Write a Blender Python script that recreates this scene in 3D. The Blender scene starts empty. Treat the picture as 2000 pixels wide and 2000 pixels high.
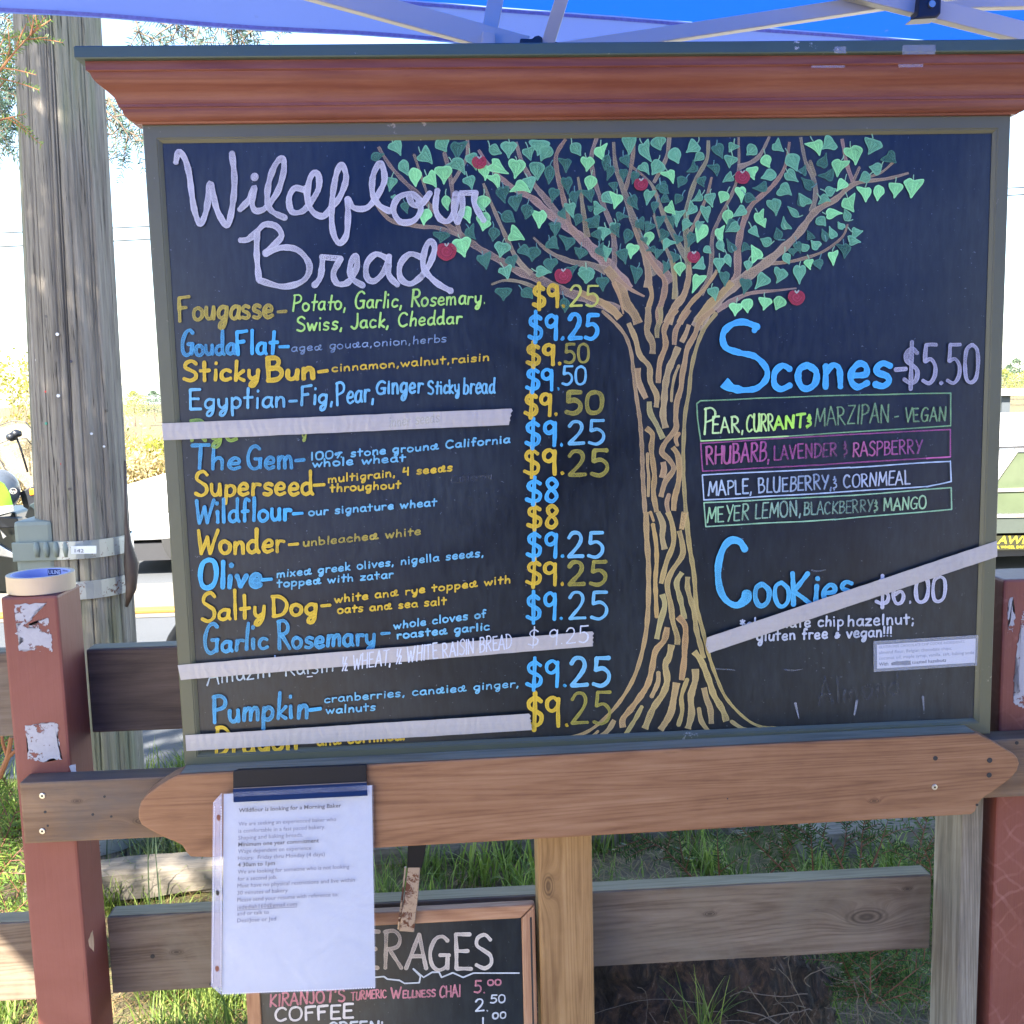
import bpy, bmesh, math, random
from mathutils import Vector, Matrix, Euler
random.seed(7)
S = bpy.context.scene
C = S.collection
R = math.radians

# ------------------------------------------------------------------ camera, sky, sun, exposure
CAM_LOC = Vector((-0.191, -1.43, 1.412))
CAM_EUL = Euler((R(82.96), R(1.42), R(-3.24)), 'XYZ')
cd = bpy.data.cameras.new('camera'); cd.sensor_width = 36; cd.lens = 36
cd.clip_start = 0.02; cd.clip_end = 2000
cam = bpy.data.objects.new('camera', cd); C.objects.link(cam)
cam.location = CAM_LOC; cam.rotation_euler = CAM_EUL
S.camera = cam
S.view_settings.view_transform = 'Standard'; S.view_settings.look = 'None'
S.view_settings.gamma = 1.0; S.view_settings.use_curve_mapping = False
S.view_settings.exposure = 2.86
SUN_EL, SUN_AZ = R(42), R(28)          # azimuth measured from straight behind the camera towards the left
W = bpy.data.worlds.new('World'); S.world = W; W.use_nodes = True
wn = W.node_tree; wn.nodes.clear()
sk = wn.nodes.new('ShaderNodeTexSky'); sk.sky_type = 'NISHITA'; sk.sun_disc = False
sun_dir = Vector((-math.sin(SUN_AZ)*math.cos(SUN_EL), -math.cos(SUN_AZ)*math.cos(SUN_EL), math.sin(SUN_EL)))
sk.sun_elevation = SUN_EL; sk.sun_rotation = math.atan2(sun_dir.x, sun_dir.y)
sk.air_density = 1.0; sk.dust_density = 0.6; sk.ozone_density = 1.2
bg = wn.nodes.new('ShaderNodeBackground'); bg.inputs[1].default_value = 0.088
wo = wn.nodes.new('ShaderNodeOutputWorld')
wn.links.new(sk.outputs[0], bg.inputs[0]); wn.links.new(bg.outputs[0], wo.inputs[0])
sl = bpy.data.lights.new('sun', 'SUN'); sl.energy = 4.9; sl.angle = R(0.5); sl.color = (1.0, 0.93, 0.82)
so = bpy.data.objects.new('sun', sl); C.objects.link(so)
so.rotation_euler = sun_dir.to_track_quat('Z', 'Y').to_euler(); so.location = (-2, -4, 5)

# ------------------------------------------------------------------ measuring helpers
CR = CAM_EUL.to_matrix()
def ray(px, py):
    return CR @ Vector(((px-1000)/2000, -(py-1000)/2000, -1))
def at(px, py, Y):
    d = ray(px, py); t = (Y-CAM_LOC.y)/d.y
    return CAM_LOC + d*t
def atz(px, py, Z):
    d = ray(px, py); t = (Z-CAM_LOC.z)/d.z
    return CAM_LOC + d*t

# ------------------------------------------------------------------ object helpers
def link(name, verts, faces, mat=None, parent=None, smooth=False):
    me = bpy.data.meshes.new(name)
    off = parent.matrix_world.translation.copy() if parent is not None else Vector((0, 0, 0))
    if parent is not None:
        off = WLOC.get(parent.name, Vector((0, 0, 0)))
    me.from_pydata([tuple(Vector(v)-off) for v in verts], [], faces)
    o = bpy.data.objects.new(name, me); C.objects.link(o)
    WLOC[o.name] = off.copy()
    if parent is not None: o.parent = parent
    if mat is not None: me.materials.append(mat)
    if smooth:
        for p in me.polygons: p.use_smooth = True
    me.update()
    return o
WLOC = {}
def thing(name, label, cat, loc=(0, 0, 0), group=None):
    o = bpy.data.objects.new(name, None); C.objects.link(o)
    o.location = loc; o.empty_display_size = .05
    WLOC[o.name] = Vector(loc)
    o['label'] = label; o['category'] = cat
    if group: o['group'] = group
    return o
def tag(o, label, cat, group=None, kind=None):
    if label: o['label'] = label
    if cat: o['category'] = cat
    if group: o['group'] = group
    if kind: o['kind'] = kind
    return o
class MB:
    def __init__(s): s.v = []; s.f = []
    def add(s, vs, fs):
        n = len(s.v); s.v += [tuple(v) for v in vs]; s.f += [tuple(i+n for i in f) for f in fs]
    def box(s, x0, x1, y0, y1, z0, z1):
        s.add([(x0,y0,z0),(x1,y0,z0),(x1,y1,z0),(x0,y1,z0),(x0,y0,z1),(x1,y0,z1),(x1,y1,z1),(x0,y1,z1)],
              [(0,3,2,1),(4,5,6,7),(0,1,5,4),(1,2,6,5),(2,3,7,6),(3,0,4,7)])
    def prism(s, poly, d):            # poly: list of 3-D points (front, counter-clockwise seen from the front), d: Vector to the back
        n = len(poly); d = Vector(d)
        vs = [Vector(p) for p in poly]+[Vector(p)+d for p in poly]
        s.add(vs, [tuple(range(n)), tuple(range(2*n-1, n-1, -1))]+[(i, i+n, (i+1) % n+n, (i+1) % n) for i in range(n)])
    def tube(s, pts, r, n=8, caps=True):
        pts = [Vector(p) for p in pts]; m = len(pts)
        rr = r if isinstance(r, (list, tuple)) else [r]*m
        vs = []
        ref = None
        for i, p in enumerate(pts):
            t = (pts[min(i+1, m-1)]-pts[max(i-1, 0)]).normalized()
            if ref is None:
                ref = Vector((0, 0, 1)) if abs(t.z) < .9 else Vector((1, 0, 0))
            a = t.cross(ref).normalized(); b = t.cross(a).normalized(); ref = -b if False else ref
            for k in range(n):
                w = 2*math.pi*k/n
                vs.append(p+a*math.cos(w)*rr[i]+b*math.sin(w)*rr[i])
        fs = []
        for i in range(m-1):
            for k in range(n):
                fs.append((i*n+k, i*n+(k+1) % n, (i+1)*n+(k+1) % n, (i+1)*n+k))
        if caps: fs += [tuple(range(n-1, -1, -1)), tuple(range((m-1)*n, m*n))]
        s.add(vs, fs)
    def bar(s, p, q, w, h, up=(0, 0, 1)):
        p = Vector(p); q = Vector(q); t = (q-p).normalized(); a = t.cross(Vector(up)).normalized(); b = a.cross(t).normalized()
        vs = []
        for c in (p, q):
            for i, j in ((-1,-1),(1,-1),(1,1),(-1,1)): vs.append(c+a*i*w/2+b*j*h/2)
        s.add(vs, [(0,1,2,3),(7,6,5,4),(0,4,5,1),(1,5,6,2),(2,6,7,3),(3,7,4,0)])
    def disc(s, c, ax, r, th, n=20):
        c = Vector(c); ax = Vector(ax).normalized()
        s.tube([c-ax*th/2, c+ax*th/2], r, n)
    def build(s, name, mat, parent=None, smooth=False, bevel=0):
        o = link(name, s.v, s.f, mat, parent, smooth)
        bm = bmesh.new(); bm.from_mesh(o.data); bmesh.ops.recalc_face_normals(bm, faces=bm.faces)
        if bevel:
            bmesh.ops.bevel(bm, geom=[e for e in bm.edges if e.calc_face_angle(0) > .5], offset=bevel, segments=2, affect='EDGES', profile=.6)
        bm.to_mesh(o.data); bm.free()
        return o

# ------------------------------------------------------------------ material helpers
def new_mat(name):
    m = bpy.data.materials.new(name); m.use_nodes = True
    nt = m.node_tree; nt.nodes.clear()
    out = nt.nodes.new('ShaderNodeOutputMaterial'); b = nt.nodes.new('ShaderNodeBsdfPrincipled')
    nt.links.new(b.outputs[0], out.inputs[0])
    return m, nt, b, out
def N(nt, t, **k):
    n = nt.nodes.new(t)
    for a, v in k.items(): setattr(n, a, v)
    return n
def setin(n, **k):
    for a, v in k.items(): n.inputs[a.replace('_', ' ')].default_value = v
def ramp(nt, src, stops, interp='LINEAR'):
    r = N(nt, 'ShaderNodeValToRGB'); r.color_ramp.interpolation = interp
    el = r.color_ramp.elements
    while len(el) < len(stops): el.new(.5)
    for e, (p, c) in zip(el, stops):
        e.position = p; e.color = (*c, 1) if len(c) == 3 else c
    nt.links.new(src, r.inputs[0]); return r
def coords(nt, scale=(1, 1, 1), kind='Object', loc=(0, 0, 0)):
    tc = N(nt, 'ShaderNodeTexCoord'); mp = N(nt, 'ShaderNodeMapping')
    mp.inputs['Scale'].default_value = scale; mp.inputs['Location'].default_value = loc
    nt.links.new(tc.outputs[kind], mp.inputs[0]); return mp.outputs[0]
def noise(nt, vec, scale, detail=4, rough=.6, dist=0):
    n = N(nt, 'ShaderNodeTexNoise'); nt.links.new(vec, n.inputs['Vector'])
    n.inputs['Scale'].default_value = scale; n.inputs['Detail'].default_value = detail
    n.inputs['Roughness'].default_value = rough; n.inputs['Distortion'].default_value = dist
    return n.outputs['Fac']
def mixc(nt, fac, a, b, mode='MIX'):
    m = N(nt, 'ShaderNodeMix', data_type='RGBA', blend_type=mode)
    for s, i in ((fac, 0), (a, 6), (b, 7)):
        if isinstance(s, (int, float)): m.inputs[i].default_value = s
        elif isinstance(s, tuple): m.inputs[i].default_value = (*s, 1)
        else: nt.links.new(s, m.inputs[i])
    return m.outputs[2]
def mth(nt, op, a, b=None, c=None, clamp=False):
    m = N(nt, 'ShaderNodeMath', operation=op, use_clamp=clamp)
    for i, s in enumerate((a, b, c)):
        if s is None: continue
        if isinstance(s, (int, float)): m.inputs[i].default_value = s
        else: nt.links.new(s, m.inputs[i])
    return m.outputs[0]
def bump(nt, b, h, strength=.3, dist=.002):
    n = N(nt, 'ShaderNodeBump'); n.inputs['Strength'].default_value = strength; n.inputs['Distance'].default_value = dist
    nt.links.new(h, n.inputs['Height']); nt.links.new(n.outputs[0], b.inputs['Normal'])
def plain(name, col, rough=.6, metal=0, var=.15, scale=30, spec=.5):
    m, nt, b, o = new_mat(name)
    v = noise(nt, coords(nt), scale, 4)
    c = mixc(nt, v, tuple(x*(1-var) for x in col), tuple(min(1, x*(1+var)) for x in col))
    nt.links.new(c, b.inputs['Base Color']); setin(b, Roughness=rough, Metallic=metal)
    b.inputs['Specular IOR Level'].default_value = spec
    return m
def wood(name, dark, mid, light, axis='x', rough=.75, fine=1.0, bstr=.5, knots=(), weather=None, loc=(0, 0, 0), crack=.3):
    m, nt, b, o = new_mat(name)
    st = {'x': (1.2, 22, 22), 'z': (22, 22, 1.2), 'y': (22, 1.2, 22)}[axis]
    tc = N(nt, 'ShaderNodeTexCoord'); vec = tc.outputs['Object']
    sepk = None
    base = vec
    if knots:
        # bend the grain round each knot
        for (kx, kz, kr) in knots:
            d = N(nt, 'ShaderNodeVectorMath', operation='SUBTRACT'); nt.links.new(vec, d.inputs[0]); d.inputs[1].default_value = (kx, 0, kz)
            mu = N(nt, 'ShaderNodeVectorMath', operation='MULTIPLY'); nt.links.new(d.outputs[0], mu.inputs[0])
            mu.inputs[1].default_value = (.45, 0, 1) if axis == 'x' else (1, 0, .45)
            ln = N(nt, 'ShaderNodeVectorMath', operation='LENGTH'); nt.links.new(mu.outputs[0], ln.inputs[0])
            g = mth(nt, 'DIVIDE', ln.outputs['Value'], kr); g = mth(nt, 'POWER', 2.718, mth(nt, 'MULTIPLY', mth(nt, 'MULTIPLY', g, g), -1))
            cm = N(nt, 'ShaderNodeCombineXYZ'); nt.links.new(mth(nt, 'MULTIPLY', g, kr*1.6), cm.inputs[2 if axis == 'x' else 0])
            ad = N(nt, 'ShaderNodeVectorMath', operation='ADD'); nt.links.new(base, ad.inputs[0]); nt.links.new(cm.outputs[0], ad.inputs[1])
            base = ad.outputs[0]
            kk = mth(nt, 'MULTIPLY', mth(nt, 'MULTIPLY', mth(nt, 'SUBTRACT', g, .42), 2.6, clamp=True), mth(nt, 'ADD', .62, mth(nt, 'MULTIPLY', mth(nt, 'SINE', mth(nt, 'MULTIPLY', g, 34)), .38)))
            sepk = kk if sepk is None else mth(nt, 'MAXIMUM', sepk, kk)
    mp = N(nt, 'ShaderNodeMapping'); mp.inputs['Scale'].default_value = st; mp.inputs['Location'].default_value = loc
    nt.links.new(base, mp.inputs[0])
    n1 = noise(nt, mp.outputs[0], .7, 4, .55, 1.2)
    n2 = noise(nt, mp.outputs[0], 5*fine, 6, .75, .35)
    n3 = noise(nt, mp.outputs[0], 16*fine, 4, .7, .2)
    lg = noise(nt, coords(nt, loc=(5, 2, 7)), 4, 4, .6, .5)
    # late-wood lines: thin dark lines where a slowly varying field crosses regular levels
    ph = mth(nt, 'MULTIPLY', noise(nt, mp.outputs[0], .30, 2, .5, .5), 170*fine)
    ln_ = mth(nt, 'POWER', mth(nt, 'ABSOLUTE', mth(nt, 'SINE', ph)), 5)
    f = mth(nt, 'ADD', mth(nt, 'MULTIPLY', n1, .30), mth(nt, 'MULTIPLY', n2, .42))
    f = mth(nt, 'ADD', f, mth(nt, 'MULTIPLY', lg, .28))
    f = mth(nt, 'SUBTRACT', f, mth(nt, 'MULTIPLY', ln_, .065))
    r = ramp(nt, f, [(.33, dark), (.47, mid), (.62, light)])
    col = r.outputs[0]
    if weather:
        w = noise(nt, coords(nt, loc=(3, 1, 2)), 5, 5, .65, .4)
        wf = ramp(nt, w, [(.42, (0, 0, 0)), (.68, (1, 1, 1))]).outputs[0]
        col = mixc(nt, wf, col, mixc(nt, n2, tuple(x*.7 for x in weather), weather))
    ck = ramp(nt, n3, [(.24, (1, 1, 1)), (.34, (0, 0, 0))]).outputs[0]
    col = mixc(nt, mth(nt, 'MULTIPLY', ck, crack), col, tuple(x*.25 for x in dark))
    if sepk is not None: col = mixc(nt, mth(nt, 'MULTIPLY', sepk, .7), col, tuple(x*.35 for x in dark))
    nt.links.new(col, b.inputs['Base Color']); setin(b, Roughness=rough)
    b.inputs['Specular IOR Level'].default_value = .3
    bump(nt, b, mth(nt, 'SUBTRACT', mth(nt, 'ADD', n2, mth(nt, 'MULTIPLY', n3, .5)), mth(nt, 'MULTIPLY', ck, .6)), bstr, .0012)
    return m

# ================================================================== MATERIALS
M = {}
M['slate'] = None
def slate_mat():
    m, nt, b, o = new_mat('slate_paint')
    v = coords(nt)
    n1 = noise(nt, v, 3.5, 5, .6, .5); n2 = noise(nt, coords(nt, (14, 14, 3)), 9, 4, .7); n3 = noise(nt, v, 900, 2, .5)
    sm = ramp(nt, mth(nt, 'MULTIPLY', n1, mth(nt, 'ADD', n2, .25)), [(.22, (0, 0, 0)), (.58, (1, 1, 1))]).outputs[0]
    c = mixc(nt, mth(nt, 'MULTIPLY', sm, 1.0), (.0018, .0036, .0048), (.019, .027, .030))
    sp = ramp(nt, noise(nt, v, 260, 2, .5), [(.735, (0, 0, 0)), (.76, (1, 1, 1))]).outputs[0]
    c = mixc(nt, mth(nt, 'MULTIPLY', sp, .35), c, (.25, .26, .28))
    nt.links.new(c, b.inputs['Base Color'])
    nt.links.new(mth(nt, 'ADD', mth(nt, 'MULTIPLY', sm, .10), .30), b.inputs['Roughness'])
    b.inputs['Specular IOR Level'].default_value = .55
    bump(nt, b, n3, .12, .0003)
    return m
M['slate'] = slate_mat()
def painted(name, col, chip, rough=.45, chipamt=.06, var=.18, spec=.5):
    m, nt, b, o = new_mat(name)
    v = coords(nt)
    n = noise(nt, v, 7, 5, .6, .3); f = noise(nt, v, 160, 3, .6)
    c = mixc(nt, n, tuple(x*(1-var) for x in col), tuple(x*(1+var) for x in col))
    ch = ramp(nt, mth(nt, 'ADD', mth(nt, 'MULTIPLY', noise(nt, v, 75, 5, .7), .6), mth(nt, 'MULTIPLY', noise(nt, v, 11, 2), .4)),
              [(.66-chipamt*.5, (0, 0, 0)), (.68-chipamt*.5, (1, 1, 1))]).outputs[0]
    c = mixc(nt, ch, c, chip)
    nt.links.new(c, b.inputs['Base Color']); setin(b, Roughness=rough); b.inputs['Specular IOR Level'].default_value = spec
    bump(nt, b, mth(nt, 'ADD', mth(nt, 'MULTIPLY', f, .4), n), .25, .001)
    return m
M['green'] = painted('green_frame_paint', (.098, .098, .052), (.30, .27, .19), .42)
M['green_top'] = painted('teal_green_slab_paint', (.050, .082, .058), (.42, .42, .38), .4)
M['red'] = painted('barn_red_paint', (.235, .058, .042), (.33, .14, .10), .55, .0)
M['mahogany'] = wood('stained_cornice_wood', (.105, .033, .023), (.168, .056, .036), (.240, .098, .062), 'x', .42, .55, .10, crack=.08)
M['cedar'] = wood('cedar_ledge_wood', (.125, .055, .024), (.235, .115, .052), (.32, .175, .088), 'x', .62, 1.0, .3, crack=.35, knots=((1.20, .80, .006), (.45, .855, .005)))
M['gray_rail'] = wood('weathered_rail_wood', (.066, .046, .031), (.138, .102, .070), (.23, .18, .13), 'x', .8, .9, .7, knots=((1.262, .527, .022), (1.00, .547, .007), (.14, .53, .007), (1.33, .572, .006)), crack=.5, weather=(.20, .165, .12))
M['dark_rail'] = wood('dark_stained_rail_wood', (.040, .025, .017), (.080, .052, .036), (.13, .088, .062), 'x', .6, 1.0, .4, crack=.5)
M['front_rail'] = wood('brown_front_rail_wood', (.085, .045, .022), (.155, .090, .046), (.23, .145, .08), 'x', .6, .8, .4, knots=((.145, .806, .009), (.055, .84, .005)), crack=.35, weather=(.11, .09, .072))
M['pine_post'] = wood('new_pine_post_wood', (.17, .090, .036), (.30, .175, .072), (.40, .255, .12), 'z', .6, .8, .35, knots=((.729, .655, .013),), crack=.1)
M['old_post'] = wood('silvery_post_wood', (.085, .072, .054), (.18, .155, .115), (.31, .275, .21), 'z', .8, 1.1, .6, crack=.5)
M['timber'] = wood('landscape_timber_wood', (.07, .058, .045), (.15, .128, .10), (.25, .215, .17), 'x', .9, .7, .9, crack=.6, weather=(.22, .195, .155))
M['pale_top'] = wood('green_grey_rail_top_wood', (.17, .135, .075), (.27, .22, .125), (.36, .30, .18), 'x', .8, .9, .4, crack=.3)  # for thin top sheets, paler and warmer than the rail faces
M['screw'] = plain('zinc_screw', (.55, .52, .42), .35, .9, .1)
M['dark_hole'] = plain('screw_recess', (.02, .02, .018), .7)
M['black_metal'] = plain('black_painted_metal', (.006, .007, .010), .5, 0, .3, 12, .25)

# ================================================================== MENU CHALKBOARD
SY = .006                                   # depth of the slate's face
BX0, BX1, BZ0, BZ1 = -.591, .590, .880, 1.7665
board = thing('menu_chalkboard', 'large dark chalkboard with green frame and red-brown cornice, hand-lettered bread menu and a drawn tree', 'chalkboard', (0, .015, BZ0))
mb = MB(); mb.box(BX0+.012, BX1-.012, SY, .022, BZ0+.01, BZ1-.004); mb.build('slate_panel', M['slate'], board)
def frame_member(p0, p1, inward):
    """flat face 19 mm wide, 5 mm bevel down to the slate; mitred"""
    p0 = Vector(p0); p1 = Vector(p1); inn = Vector(inward); t = (p1-p0).normalized()
    prof = [(0, .030), (0, .0015), (.0015, 0), (.0175, 0), (.0185, .0012), (.0195, .0012), (.0235, SY-.001), (.0235, .030)]
    vs = []
    for c, sg in ((p0, 1), (p1, -1)):
        for (w, y) in prof: vs.append(c+inn*w+t*w*sg+Vector((0, y, 0)))
    n = len(prof); m_ = MB()
    m_.add(vs, [tuple(range(n)), tuple(range(2*n-1, n-1, -1))]+[(i, (i+1) % n, (i+1) % n+n, i+n) for i in range(n)])
    return m_
for a, b_, inn in (((BX0, 0, BZ1), (BX1, 0, BZ1), (0, 0, -1)), ((BX0, 0, BZ0), (BX1, 0, BZ0), (0, 0, 1)),
                   ((BX0, 0, BZ0), (BX0, 0, BZ1), (1, 0, 0)), ((BX1, 0, BZ0), (BX1, 0, BZ1), (-1, 0, 0))):
    frame_member(a, b_, inn).build('frame_rail', M['green'], board)
# worn ledge dust along the bottom rail of the frame: real rounded bead
def mitred(profile, name, mat, smooth=False):
    path = lambda o: [(BX0-o, .030), (BX0-o, -o), (BX1+o, -o), (BX1+o, .030)]
    vs = []; n = len(profile)
    for k in range(4):
        for (o, z) in profile:
            x, y = path(o)[k]; vs.append((x, y, z))
    m_ = MB(); fs = [(k*n+i, k*n+(i+1) % n, (k+1)*n+(i+1) % n, (k+1)*n+i) for k in range(3) for i in range(n)]
    fs += [tuple(range(n)), tuple(range(4*n-1, 3*n-1, -1))]
    m_.add(vs, fs)
    o = m_.build(name, mat, board)
    return o
mitred([(-.02, 1.8315), (.0595, 1.8315), (.0605, 1.833), (.0605, 1.8455), (.059, 1.847), (-.02, 1.847)], 'top_slab', M['green_top'])
prof = [(-.02, 1.7655), (.0055, 1.7655)]
for i in range(7):
    a = i/6*math.pi/2; prof.append((.007+.012*math.sin(a), 1.7675+.0135*(1-math.cos(a))))
prof += [(.0195, 1.7825), (.0225, 1.7825), (.0225, 1.7865)]
for i in range(13):
    t = i/12; prof.append((.0235+.024*(t-.10*math.sin(2*math.pi*t)), 1.787+.032*(t+.02*math.sin(2*math.pi*t))))
prof += [(.0495, 1.8195), (.0510, 1.8205), (.0510, 1.8312), (-.02, 1.8312)]
mitred(prof, 'crown_moulding', M['mahogany'])
# tape remnants on the cornice
m_, nt_, b_, o_ = new_mat('clear_tape'); setin(b_, Roughness=.25, Alpha=.16); b_.inputs['Base Color'].default_value = (.6, .62, .66, 1); M['clear'] = m_
for (x0, y0, x1, y1, Y) in ((1763, 88, 1827, 106, -.0609), (1630, 91, 1652, 104, -.0609), (1755, 125, 1803, 131, -.0513), (1585, 128, 1650, 132, -.0513), (1640, 36*0+195, 1940, 198, -.0232)):
    if y0 == 195: continue
    p = at(x0, y0, Y); q = at(x1, y1, Y); mb = MB(); mb.box(p.x, q.x, Y-.0002, Y+.0003, q.z, p.z); mb.build('tape_scrap', M['clear'], board)

# ================================================================== FENCE
fence = thing('wooden_fence', 'post-and-rail fence holding up the chalkboard, red painted end posts and grey rails', 'fence', (-.8, .085, 0))
def part(name, boxes, mat, parent=fence, bevel=.0015, label=None):
    m_ = MB()
    for b_ in boxes: m_.box(*b_)
    o = m_.build(name, mat, parent, bevel=bevel)
    if label: o['label'] = label
    return o
# red post: bevelled top edges
def post(x0, x1, y0, y1, z1, mat, label, bev=.004):
    return part('post', [(x0, x1, y0, y1, -.05, z1)], mat, fence, bev, label)
def red_mat(name='red_post_paint', scr=0):
    m, nt, b, o = new_mat(name)
    v = coords(nt)
    n = noise(nt, v, 6, 5, .65, .4); st = noise(nt, coords(nt, (60, 60, 3)), 3, 4, .7); f = noise(nt, v, 220, 3, .6)
    c = mixc(nt, n, (.125, .030, .019), (.185, .047, .030)); c = mixc(nt, mth(nt, 'MULTIPLY', st, .35), c, (.22, .085, .065))
    ch = ramp(nt, mth(nt, 'ADD', mth(nt, 'MULTIPLY', noise(nt, v, 45, 6, .75), .5), mth(nt, 'MULTIPLY', noise(nt, v, 5, 3), .5)), [(.70, (0, 0, 0)), (.715, (1, 1, 1))]).outputs[0]
    c = mixc(nt, ch, c, (.36, .27, .22))
    ck = ramp(nt, noise(nt, coords(nt, (45, 45, 1.4)), 3.5, 3, .6), [(.27, (1, 1, 1)), (.295, (0, 0, 0))]).outputs[0]
    c = mixc(nt, mth(nt, 'MULTIPLY', ck, .8), c, (.03, .014, .012))
    fd = ramp(nt, noise(nt, coords(nt, loc=(2, 5, 1)), 3.2, 5, .65, .8), [(.45, (0, 0, 0)), (.75, (1, 1, 1))]).outputs[0]
    c = mixc(nt, mth(nt, 'MULTIPLY', fd, .45), c, (.26, .10, .08))
    if scr:
        for ang in (.7, 2.3):
            tc = N(nt, 'ShaderNodeTexCoord'); mp = N(nt, 'ShaderNodeMapping'); mp.inputs['Rotation'].default_value = (0, ang, 0); nt.links.new(tc.outputs['Object'], mp.inputs[0])
            wv = N(nt, 'ShaderNodeTexWave', wave_type='BANDS', bands_direction='X'); nt.links.new(mp.outputs[0], wv.inputs['Vector']); setin(wv, Scale=13, Distortion=9, Detail=4, Detail_Scale=.6)
            l_ = ramp(nt, wv.outputs['Fac'], [(.90, (0, 0, 0)), (.97, (1, 1, 1))]).outputs[0]
            c = mixc(nt, mth(nt, 'MULTIPLY', mth(nt, 'MULTIPLY', l_, ramp(nt, noise(nt, coords(nt), 14, 4, .7), [(.45, (0, 0, 0)), (.65, (1, 1, 1))]).outputs[0]), .35), c, (.30, .13, .105))
    nt.links.new(c, b.inputs['Base Color']); setin(b, Roughness=.5); b.inputs['Specular IOR Level'].default_value = .35
    bump(nt, b, mth(nt, 'SUBTRACT', mth(nt, 'ADD', mth(nt, 'MULTIPLY', f, .3), st), ck), .35, .0012)
    return m
M['redpost'] = red_mat(); M['redscratch'] = red_mat('scratched_red_paint', 1)
pl = post(-.844, -.765, .040, .130, 1.131, M['redpost'], 'left red painted post with flaking white paper scraps')
pr = post(.625, .715, .040, .130, 1.104, M['redscratch'], 'right red painted post with criss-cross scratches')
post(-.086, -.003, .042, .122, .874, M['pine_post'], 'new honey-coloured pine post under the middle of the ledge', .005)
post(.571, .6045, .0385, .128, 1.108, M['old_post'], 'silvery weathered post beside the right red post', .003)
def rail(x0, x1, y0, y1, z0, z1, mat, label, top=None, bevel=.003):
    o = part('rail', [(x0, x1, y0, y1, z0, z1)], mat, fence, bevel, label)
    if top:
        m_ = MB(); m_.box(x0+.004, x1-.004, y0+.004, y1-.003, z1-.0005, z1+.0006)
        t = m_.build('pale_top_sheet', top, o)
    return o
rail(-1.9, -.8455, .131, .169, .896, 1.0275, M['gray_rail'], 'upper grey rail left of the red post', M['pale_top'])
rail(-.7645, .566, .1315, .169, .896, 1.0275, M['dark_rail'], 'upper dark stained rail behind the chalkboard', M['pale_top'])
rail(-1.9, -.8455, .131, .169, .463, .593, M['gray_rail'], 'lower grey rail left of the red post', M['pale_top'])
rail(-.7645, .5705, .1315, .169, .4655, .594, M['gray_rail'], 'lower grey rail with knots behind the posts', M['pale_top'])
rail(-.8235, .735, .001, .0385, .7795, .8705, M['front_rail'], 'brown front rail screwed onto the red post', None)
# shaped ledge board under the chalkboard
outl = [(349, 1513), (330, 1522), (308, 1536), (288, 1551), (275, 1566), (270, 1583), (270, 1598), (276, 1611), (292, 1621), (323, 1637), (343, 1645), (356, 1652), (363, 1664), (372, 1674), (414, 1675)]
outr = [(1897, 1591), (1905, 1585), (1909, 1573), (1914, 1565), (1925, 1555), (1937, 1548), (1958, 1533), (1976, 1519), (1987, 1505), (1991, 1491), (1988, 1481), (1980, 1472), (1954, 1457), (1935, 1445), (1917, 1437), (1909, 1432)]
LY = -.036
poly = [at(x, y, LY) for x, y in outl]+[at(x, y, LY) for x, y in outr]
mb = MB(); mb.prism(poly, (0, .0355, 0)); led = mb.build('ledge_board', M['cedar'], fence, bevel=.0025); led['label'] = 'long cedar ledge board with scroll-cut ends under the chalkboard'
tp = MB(); z_ = (poly[0].z+poly[-1].z)/2
tp.add([poly[0]+Vector((.002, .003, .0006)), poly[-1]+Vector((-.002, .003, .0006)), poly[-1]+Vector((-.002, .0345, .0006)), poly[0]+Vector((.002, .0345, .0006))], [(0, 1, 2, 3)])
tp.build('pale_top_sheet', M['pale_top'], led)
# screws and nail holes
def screw(px, py, Y, parent, r=.0042, hole=False):
    p = at(px, py, Y)
    if hole:
        m_ = MB(); m_.disc(p, (0, 1, 0), r, .0006, 10); return m_.build('nail_hole', M['dark_hole'], parent)
    m_ = MB(); m_.tube([p+Vector((0, .001, 0)), p+Vector((0, -.0012, 0)), p+Vector((0, -.0016, 0))], [r, r, r*.8], 18); o = m_.build('screw', M['screw'], parent)
    m_ = MB(); a = r*.33; m_.box(p.x-a, p.x+a, p.y-.0019, p.y-.0012, p.z-a, p.z+a); m_.build('screw_recess', M['dark_hole'], parent)
    m_ = MB(); m_.disc(p+Vector((0, .0004, 0)), (0, 1, 0), r*1.3, .0006, 18); m_.build('nail_hole', M['dark_hole'], parent)
fr = [o for o in fence.children if o.name.startswith('rail')][-1]
for a in ((83, 1554), (83, 1623)): screw(*a, .001, fr)
for a in ((204, 1556), (217, 1595), (88, 1586), (93, 1613), (181, 1591)): screw(*a, .0007, fr, .0015+.0008*random.random(), True)
screw(1825, 1537, LY, led)
for a in ((1827, 1481, .0035), (1933, 1485, .004), (1932, 1514, .0038), (1421, 1560, .001), (1908, 1572, .002)): screw(a[0], a[1], LY-.0003, led, a[2], True)
screw(1986, 1451, .0007, fr, .0028, True)
for px_, py_, r_ in ((298, 1868, .0035), (412, 1922, .003)): screw(px_, py_, .1308, fence, r_, True)

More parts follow.
